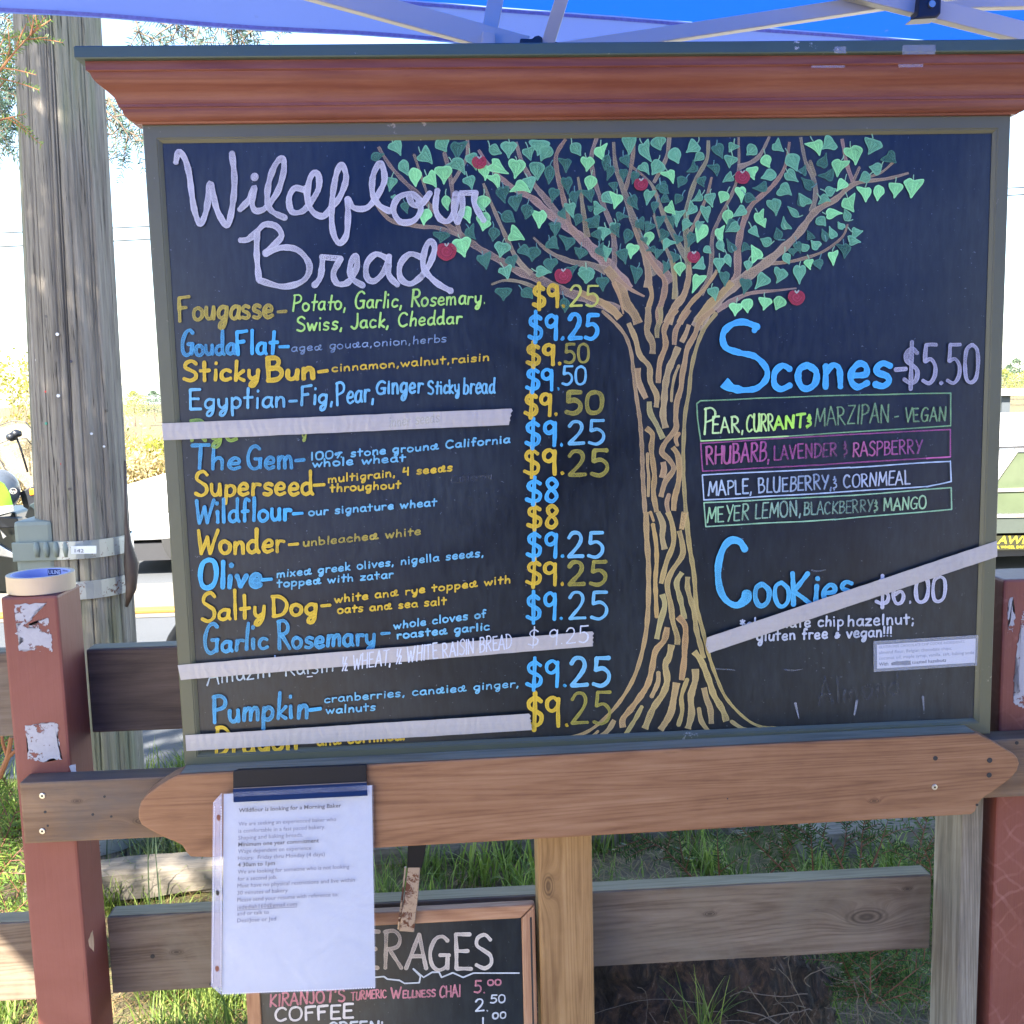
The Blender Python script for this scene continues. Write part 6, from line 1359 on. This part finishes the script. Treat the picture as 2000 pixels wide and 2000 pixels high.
# ------------------------------------------------------------------ shrubs and trees beyond the road
def bush(name, label, c, r, n, leaf, mat, cat='bush', seed=1, twigs=60, tmat=None, group=None, squash=1.0):
    rd = random.Random(seed); c = Vector(c); root = thing(name, label, cat, (c.x, c.y, 0), group)
    lobes = [(c+Vector((rd.uniform(-.6, .6)*r[0], rd.uniform(-.6, .6)*r[1], rd.uniform(-.3, .6)*r[2])), rd.uniform(.35, .6)) for _ in range(12)]
    nd = MB()
    for _ in range(n):
        lc, lr = lobes[rd.randrange(12)]; v = Vector((rd.gauss(0, 1), rd.gauss(0, 1), rd.gauss(0, 1))).normalized()*rd.uniform(.55, 1.08)*lr
        p = lc+Vector((v.x*r[0], v.y*r[1], v.z*r[2])); 
        if p.z < .02: continue
        a = Vector((rd.gauss(0, 1), rd.gauss(0, 1), rd.gauss(0, 1))).normalized(); b_ = a.cross(Vector((rd.gauss(0, 1), rd.gauss(0, 1), rd.gauss(0, 1)))).normalized(); s_ = leaf*rd.uniform(.5, 1.4)
        nd.add([p-a*s_, p+b_*s_*.35, p+a*s_, p-b_*s_*.35], [(0, 1, 2, 3)])
    o = nd.build('leaves', mat, root); o['kind'] = 'stuff'
    st = MB()
    for _ in range(twigs):
        a = rd.uniform(0, 6.28); q = c+Vector((math.cos(a)*r[0]*rd.uniform(.1, 1), math.sin(a)*r[1]*.6, r[2]*rd.uniform(.5, 1.15))); b0 = Vector((c.x+rd.uniform(-.5, .5)*r[0], c.y, 0))
        mid = b0.lerp(q, .5)+Vector((rd.uniform(-.1, .1), 0, rd.uniform(0, .15)))*r[0]
        st.tube([b0, mid, q], [.012*r[2], .006*r[2], .002*r[2]], 4, False)
    st.build('stems', tmat or M['twig'], root); return root
M['bushy'] = foliage_mat('yellow_green_leaves', [(.14, .16, .03), (.32, .32, .05), (.50, .46, .10)], .5)
M['drybush'] = foliage_mat('dry_tan_twigs', [(.24, .17, .08), (.42, .32, .16), (.55, .45, .26)], .4)
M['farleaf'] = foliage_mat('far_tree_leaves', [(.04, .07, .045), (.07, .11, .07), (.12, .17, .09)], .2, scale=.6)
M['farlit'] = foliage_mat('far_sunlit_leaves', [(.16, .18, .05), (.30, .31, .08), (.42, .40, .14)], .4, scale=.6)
p = at(290, 900, 9.9); bush('roadside_bush', 'yellow-green roadside bush between the pole and the chalkboard', (p.x, 9.9, .55), (1.3, .6, .52), 9000, .035, M['bushy'], seed=2, twigs=70)
bush('roadside_bush', 'dry tan brush below the yellow bush, behind the white car', (p.x+.1, 9.5, .40), (1.6, .5, .5), 7000, .03, M['drybush'], seed=3, twigs=120, tmat=M['drybush'])
p = at(30, 850, 7.6); bush('roadside_bush', 'dry golden thicket behind the motorcycle at the left edge', (p.x, 7.9, .65), (1.1, .5, .65), 8000, .024, M['drybush'], seed=4, twigs=150, tmat=M['drybush'])
# thin bare tree at the left
rt = thing('bare_tree', 'thin nearly leafless tree rising behind the motorcycle at the left edge', 'tree', (at(20, 900, 8.2).x, 8.2, 0))
rd = random.Random(14); st = MB(); lf = MB()
def grow(p, d, l_, r_, dep):
    q = p+d*l_; st.tube([p, p.lerp(q, .5)+Vector((rd.uniform(-.03, .03), 0, 0))*l_, q], [r_, r_*.8, r_*.6], 4, False)
    if dep < 3:
        for _ in range(2):
            u = p.lerp(q, rd.uniform(.2, 1)); a = Vector((rd.gauss(0, 1), rd.gauss(0, 1), rd.gauss(0, 1))).normalized()*.035; b_ = a.cross(Vector((0, 1, .3))).normalized()*.012
            lf.add([u-b_, u+a*.5+b_, u+a, u+a*.5-b_], [(0, 1, 2, 3)])
    if dep == 0: return
    for _ in range(3):
        d2 = (d+Vector((rd.uniform(-.8, .8), rd.uniform(-.4, .4), rd.uniform(-.2, .5)))).normalized(); grow(q, d2, l_*rd.uniform(.6, .85), r_*.6, dep-1)
for k in range(5): grow(Vector((rt.location.x+rd.uniform(-.7, .7), 8.2, .1)), Vector((rd.uniform(-.2, .2), 0, 1)).normalized(), .60, .010, 4)
st.build('trunk', M['drybush'], rt); o = lf.build('leaves', M['bushy'], rt); o['kind'] = 'stuff'
def far_tree(label, x, y, h, w, mat, seed, lean=0):
    rd = random.Random(seed); root = thing('far_tree', label, 'tree', (x, y, 0), 'far trees on the skyline')
    nd = MB()
    for _ in range(1500):
        t = rd.random()**.8; z = h*(.25+.75*t); rr = w*(1-t)**.6*rd.uniform(.2, 1)*(.8+.3*math.sin(t*19)); a = rd.uniform(0, 6.28); s_ = h*.022*rd.uniform(.5, 1.5)
        p = Vector((x+rr*math.cos(a), y+rr*math.sin(a), z)); u = Vector((rd.gauss(0, 1), rd.gauss(0, 1), rd.gauss(0, 1))).normalized()*s_; v = u.cross(Vector((rd.gauss(0, 1), 1, rd.gauss(0, 1)))).normalized()*s_*.5
        nd.add([p-u, p+v, p+u, p-v], [(0, 1, 2, 3)])
    o = nd.build('crown', mat, root); o['kind'] = 'stuff'
    m_ = MB(); m_.tube([(x, y, 0), (x, y, h*.8)], [h*.02, h*.006], 6); m_.build('trunk', M['twig'], root)
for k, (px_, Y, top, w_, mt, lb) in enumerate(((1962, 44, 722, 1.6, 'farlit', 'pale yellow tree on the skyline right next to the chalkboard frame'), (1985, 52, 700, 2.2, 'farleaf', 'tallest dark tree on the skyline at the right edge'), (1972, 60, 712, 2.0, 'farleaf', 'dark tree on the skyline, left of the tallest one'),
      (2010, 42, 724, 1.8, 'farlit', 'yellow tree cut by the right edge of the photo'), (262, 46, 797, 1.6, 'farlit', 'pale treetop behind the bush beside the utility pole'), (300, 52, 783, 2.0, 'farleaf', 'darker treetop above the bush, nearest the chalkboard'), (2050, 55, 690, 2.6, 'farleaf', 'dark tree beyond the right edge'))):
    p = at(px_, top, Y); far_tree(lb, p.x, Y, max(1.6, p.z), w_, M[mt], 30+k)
# wooded hills
def hillm():
    m, nt, b, o = new_mat('wooded_hill'); v = coords(nt, (.05, .05, .12)); n = noise(nt, v, 8, 6, .7); c = ramp(nt, n, [(.35, (.13, .15, .14)), (.6, (.18, .20, .17))]).outputs[0]
    nt.links.new(c, b.inputs['Base Color']); setin(b, Roughness=1); return m
rd = random.Random(2); vs = []; n = 140
for i in range(n+1):
    x = -160+320*i/n; h = 3.2+1.6*math.sin(x*.03+1)+.9*math.sin(x*.11)+rd.uniform(-.35, .35)
    vs += [(x, 150, -1), (x, 165, h), (x, 220, h*.8)]
o = link('hills', vs, [(3*i+k, 3*i+3+k, 3*i+4+k, 3*i+1+k) for i in range(n) for k in (0, 1)], hillm()); tag(o, None, None, kind='structure')

# ------------------------------------------------------------------ cars
M['carwhite'] = plain('white_car_paint', (.80, .80, .80), .25, 0, .02, 3); M['tyre'] = plain('tyre_rubber', (.02, .02, .02), .8); M['rim'] = plain('alloy_rim', (.45, .46, .48), .3, .8)
m_, nt_, b_, o_ = new_mat('car_glass'); b_.inputs['Base Color'].default_value = (.12, .16, .15, 1); setin(b_, Roughness=.05, Alpha=.55); M['glass'] = m_
M['lamp'] = plain('headlamp_lens', (.55, .55, .52), .1, .3); M['trim'] = plain('dark_car_trim', (.025, .025, .028), .5)
def car(label, x0, y0, prof, belt, win, wheels, wid=1.7, face=-1):
    root = thing('parked_car', label, 'car', (x0, y0, 0), 'white cars in the parking lot')
    P = [Vector((x0+a, y0, z)) for a, z in prof]; m_ = MB(); m_.prism(P[::-1], (0, wid, 0)); m_.build('body', M['carwhite'], root, bevel=.05)
    for w in win:
        m_ = MB(); m_.prism([Vector((x0+a, y0-.004, z)) for a, z in w], (0, .006, 0)); m_.build('window', M['glass'], root)
        m_ = MB()
        for i in range(len(w)): 
            a, b_ = w[i], w[(i+1) % len(w)]; m_.bar((x0+a[0], y0-.004, a[1]), (x0+b_[0], y0-.004, b_[1]), .02, .012, (0, 1, 0))
        m_.build('window_frame', M['trim'], root)
    for wx in wheels:
        for yy in (y0+.02, y0+wid-.2):
            m_ = MB(); m_.disc((x0+wx, yy+.09, .31), (0, 1, 0), .31, .20, 32); wh = m_.build('wheel', M['tyre'], root, bevel=.02)
            m_ = MB(); m_.disc((x0+wx, yy-.012, .31), (0, 1, 0), .20, .02, 10); m_.build('rim', M['rim'], wh)
    m_ = MB(); m_.box(x0+prof[0][0]+.1, x0+prof[-1][0]-.1, y0+.05, y0+wid-.05, .12, .26); m_.build('underbody', M['trim'], root)
    return root
p = at(330, 955, 6.7)
cr = car('white parked car nose between the utility pole and the chalkboard', -3.05, 6.6, [(0, .28), (-.06, .42), (0, .62), (.30, .72), (1.15, .86), (1.85, 1.26), (3.1, 1.28), (3.9, .92), (4.25, .86), (4.3, .30)], .8, [[(1.3, .88), (3.6, .90), (3.0, 1.20), (1.92, 1.18)]], (.85, 3.45))
hl = at(305, 985, 6.58); m_ = MB(); m_.prism([hl+Vector(v) for v in ((-.13, 0, -.03), (.10, 0, -.06), (.16, 0, .05), (0, 0, .03))], (0, .05, 0)); m_.build('headlight', M['lamp'], cr, bevel=.01)
c2 = car('white low car at the right edge with a yellow all-wheel-drive decal on its sill', 1.75, 5.5, [(0, .30), (0, .75), (.5, .94), (1.2, 1.09), (3.4, 1.07), (4.1, .80), (4.3, .30)], .8, [], (.8, 3.35))
wp = [at(x, y, 5.49) for x, y in ((1948, 1003), (1950, 940), (1986, 884), (2230, 876), (2230, 1000))]
m_ = MB(); m_.prism(wp, (0, .005, 0)); m_.build('window', plain('green_view_glass', (.075, .095, .055), .06, 0, .4, 3), c2)  # green of the grass seen through the pane put into its colour
for (q0, q1) in (((1940, 944), (1984, 882)), ((1984, 879), (2230, 871)), ((1930, 1008), (2230, 1003)), ((1930, 958), (2230, 950))):
    m_ = MB(); m_.bar(at(*q0, 5.482), at(*q1, 5.482), .022, .012, (0, 1, 0)); m_.build('window_frame', plain('pale_window_trim', (.34, .31, .27), .5), c2)
m_ = MB(); m_.bar(at(1930, 874, 5.485), at(2230, 866, 5.485), .012, .01, (0, 1, 0)); m_.build('trim_line', M['trim'], c2)
DY = 5.49
m_ = MB(); m_.prism(quad([(1930, 1075), (2090, 1072), (2090, 1044), (1930, 1047)], DY), (0, .004, 0)); m_.build('sill_decal', plain('dark_olive_decal', (.022, .022, .008), .5), c2)
M['decal_yellow'] = plain('yellow_decal_print', (.34, .27, .02), .5)
vs, fs = text_mesh('AWD', 1, True); sx = [v.x for v in vs]
m_ = MB(); m_.add([at(1948+(v.x+.25*v.y)*27, 1062-v.y*22, DY-.003) for v in vs], fs); m_.build('decal_lettering', M['decal_yellow'], c2)
vs, fs = text_mesh('ALL WHEEL DRIVE', 1, True)
m_ = MB(); m_.add([at(1938+v.x*8.6, 1071-v.y*7.5, DY-.003) for v in vs], fs); m_.build('decal_lettering', M['decal_yellow'], c2)
m_ = MB(); m_.prism(quad([(1925, 1042), (2090, 1039), (2090, 1004), (1925, 1008)], DY), (0, .003, 0)); m_.build('side_skirt', plain('grey_skirt', (.045, .055, .045), .6), c2)
# low guard rail in the distance on the right
gr = thing('guard_rail', 'pale timber guard rail in the distance right of the chalkboard', 'guard rail', (at(1980, 800, 13).x, 13, 0))
A = at(1900, 766, 13); B = at(2200, 764, 13); m_ = MB(); m_.bar(A, B, .10, .10); m_.build('rail', plain('pale_guard_rail', (.42, .37, .30), .8), gr)
for px_ in (1962, 2060, 2150):
    q = at(px_, 770, 13.1); m_ = MB(); m_.box(q.x-.06, q.x+.06, 13.05, 13.2, 0, q.z); m_.build('post', plain('dark_guard_post', (.06, .07, .08), .8), gr)

# ------------------------------------------------------------------ motorcycle and helmet at the left edge
MY = 2.55
mo = thing('motorcycle', 'dark touring motorcycle with clear windscreen half hidden behind the utility pole', 'motorcycle', (at(0, 1150, MY).x, MY, 0))
m_, nt_, b_, o_ = new_mat('clear_windscreen'); b_.inputs['Base Color'].default_value = (.45, .42, .34, 1); setin(b_, Roughness=.04, Alpha=.22); M['screen'] = m_
def mpoly(pts, Y, d, mat, name, bev=.004):
    m_ = MB(); m_.prism(quad(pts, Y), (0, d, 0)); return m_.build(name, mat, mo, bevel=bev)
mpoly([(-40, 840), (0, 832), (25, 821), (52, 825), (70, 848), (82, 890), (78, 955), (40, 960), (-10, 900)], MY+.02, .004, M['screen'], 'windscreen', 0)
m_ = MB(); m_.tube([at(x, y, MY+.015) for x, y in ((-20, 842), (0, 830), (25, 822), (50, 824), (70, 848), (84, 885))], .0022, 6); m_.tube([at(x, y, MY+.01) for x, y in ((0, 866), (20, 858), (52, 857), (78, 886), (84, 900))], .0022, 6); m_.tube([at(x, y, MY+.012) for x, y in ((-10, 880), (15, 925), (36, 955))], .0022, 6); m_.build('screen_edge', M['trim'], mo)
m_ = MB(); p = at(31, 851, MY-.02)
for i, (dx, dz, r_) in enumerate(((-.012, -.004, .017), (.006, .008, .016))): m_.tube([p+Vector((dx-.012, 0, dz)), p+Vector((dx, -.014, dz)), p+Vector((dx+.012, 0, dz))], [r_*.8, r_, r_*.7], 12)
m_.tube([p, p+Vector((.01, .01, -.05)), p+Vector((.02, .03, -.14))], .004, 6); m_.build('mirror', M['black_plastic'], mo, smooth=True)
mpoly([(38, 962), (60, 950), (80, 945), (86, 985), (62, 1000), (45, 990)], MY, .06, M['black_plastic'], 'fairing'); mpoly([(56, 955), (77, 953), (77, 965), (58, 968)], MY-.006, .03, plain('amber_lens', (.75, .25, .02), .2), 'turn_signal')
mpoly([(48, 1010), (58, 985), (80, 975), (86, 1010), (70, 1022)], MY-.01, .05, plain('slate_blue_fairing', (.015, .028, .035), .3), 'tank_cowl'); mpoly([(-60, 1000), (30, 1000), (36, 1040), (40, 1070), (34, 1160), (-60, 1160)], MY+.05, .25, plain('dark_green_fairing', (.010, .016, .014), .3), 'body', .01)
mpoly([(-60, 1060), (-5, 1062), (33, 1085), (34, 1092), (-60, 1078)], MY+.035, .02, M['rim'], 'trim_strip'); mpoly([(-60, 1005), (34, 1012), (38, 1030), (-60, 1035)], MY+.02, .05, M['black_plastic'], 'seat')
for pt in (((-5, 1010), (22, 1002), (20, 1008)), ((0, 1035), (12, 1048), (6, 1052))): mpoly(list(pt), MY+.01, .006, M['rim'], 'bracket', 0)
for xw in (-.35, .95):
    q = Vector((mo.location.x+xw-.1, MY+.15, .30)); m_ = MB(); m_.disc(q, (0, 1, 0), .30, .11, 36); wh = m_.build('wheel', M['tyre'], mo, bevel=.02); m_ = MB(); m_.disc(q-Vector((0, .058, 0)), (0, 1, 0), .20, .012, 12); m_.build('rim', M['rim'], wh)
he = thing('helmet', 'dark motorcycle helmet with fluorescent green stripes at the left edge', 'helmet', tuple(at(5, 985, MY-.02)))
c = at(-4, 958, MY-.02); m_ = MB(); vs = []; nr = 24
for j in range(15):
    th = math.pi*j/14*.86; r_ = .078*math.sin(th); z = .082*math.cos(th)
    for k in range(nr): a = 2*math.pi*k/nr; vs.append(c+Vector((r_*math.cos(a), r_*math.sin(a)*1.1, z)))
m_.add(vs, [(j*nr+k, j*nr+(k+1) % nr, (j+1)*nr+(k+1) % nr, (j+1)*nr+k) for j in range(14) for k in range(nr)]); m_.build('shell', plain('dark_grey_gloss', (.07, .085, .11), .2, 0, .2, 10), he, smooth=True)
hy = MY-.115
def hp(pts, mat, name, y=hy):
    m_ = MB(); m_.prism(quad(pts, y), (0, .003, 0)); m_.build(name, mat, he)
hp([(-20, 1000), (26, 990), (18, 962), (8, 945), (-10, 935)], plain('fluorescent_green', (.09, .26, .004), .4), 'green_panel')
for k in range(5): hp([(-16, 991+k*4), (26+k*.5, 986+k*2.6), (26+k*.5, 988+k*2.6), (-16, 993+k*4)], M['lamp'], 'white_stripe', hy-.001)
pc = at(26, 959, hy-.001); m_ = MB()
for k in range(24):
    a = 2*math.pi*k/24; b_ = 2*math.pi*(k+1)/24; m_.bar(pc+Vector((.0125*math.cos(a), 0, .0105*math.sin(a))), pc+Vector((.0125*math.cos(b_), 0, .0105*math.sin(b_))), .0016, .0008, (0, 1, 0))
m_.build('logo_ring', M['lamp'], he)
vs, fs = text_mesh('Arai', 1, True); m_ = MB(); m_.add([at(19.5+v.x*7.2, 962-v.y*7.5, hy-.001) for v in vs], fs); m_.build('logo_lettering', M['lamp'], he)
S.cycles.transparent_max_bounces = 24
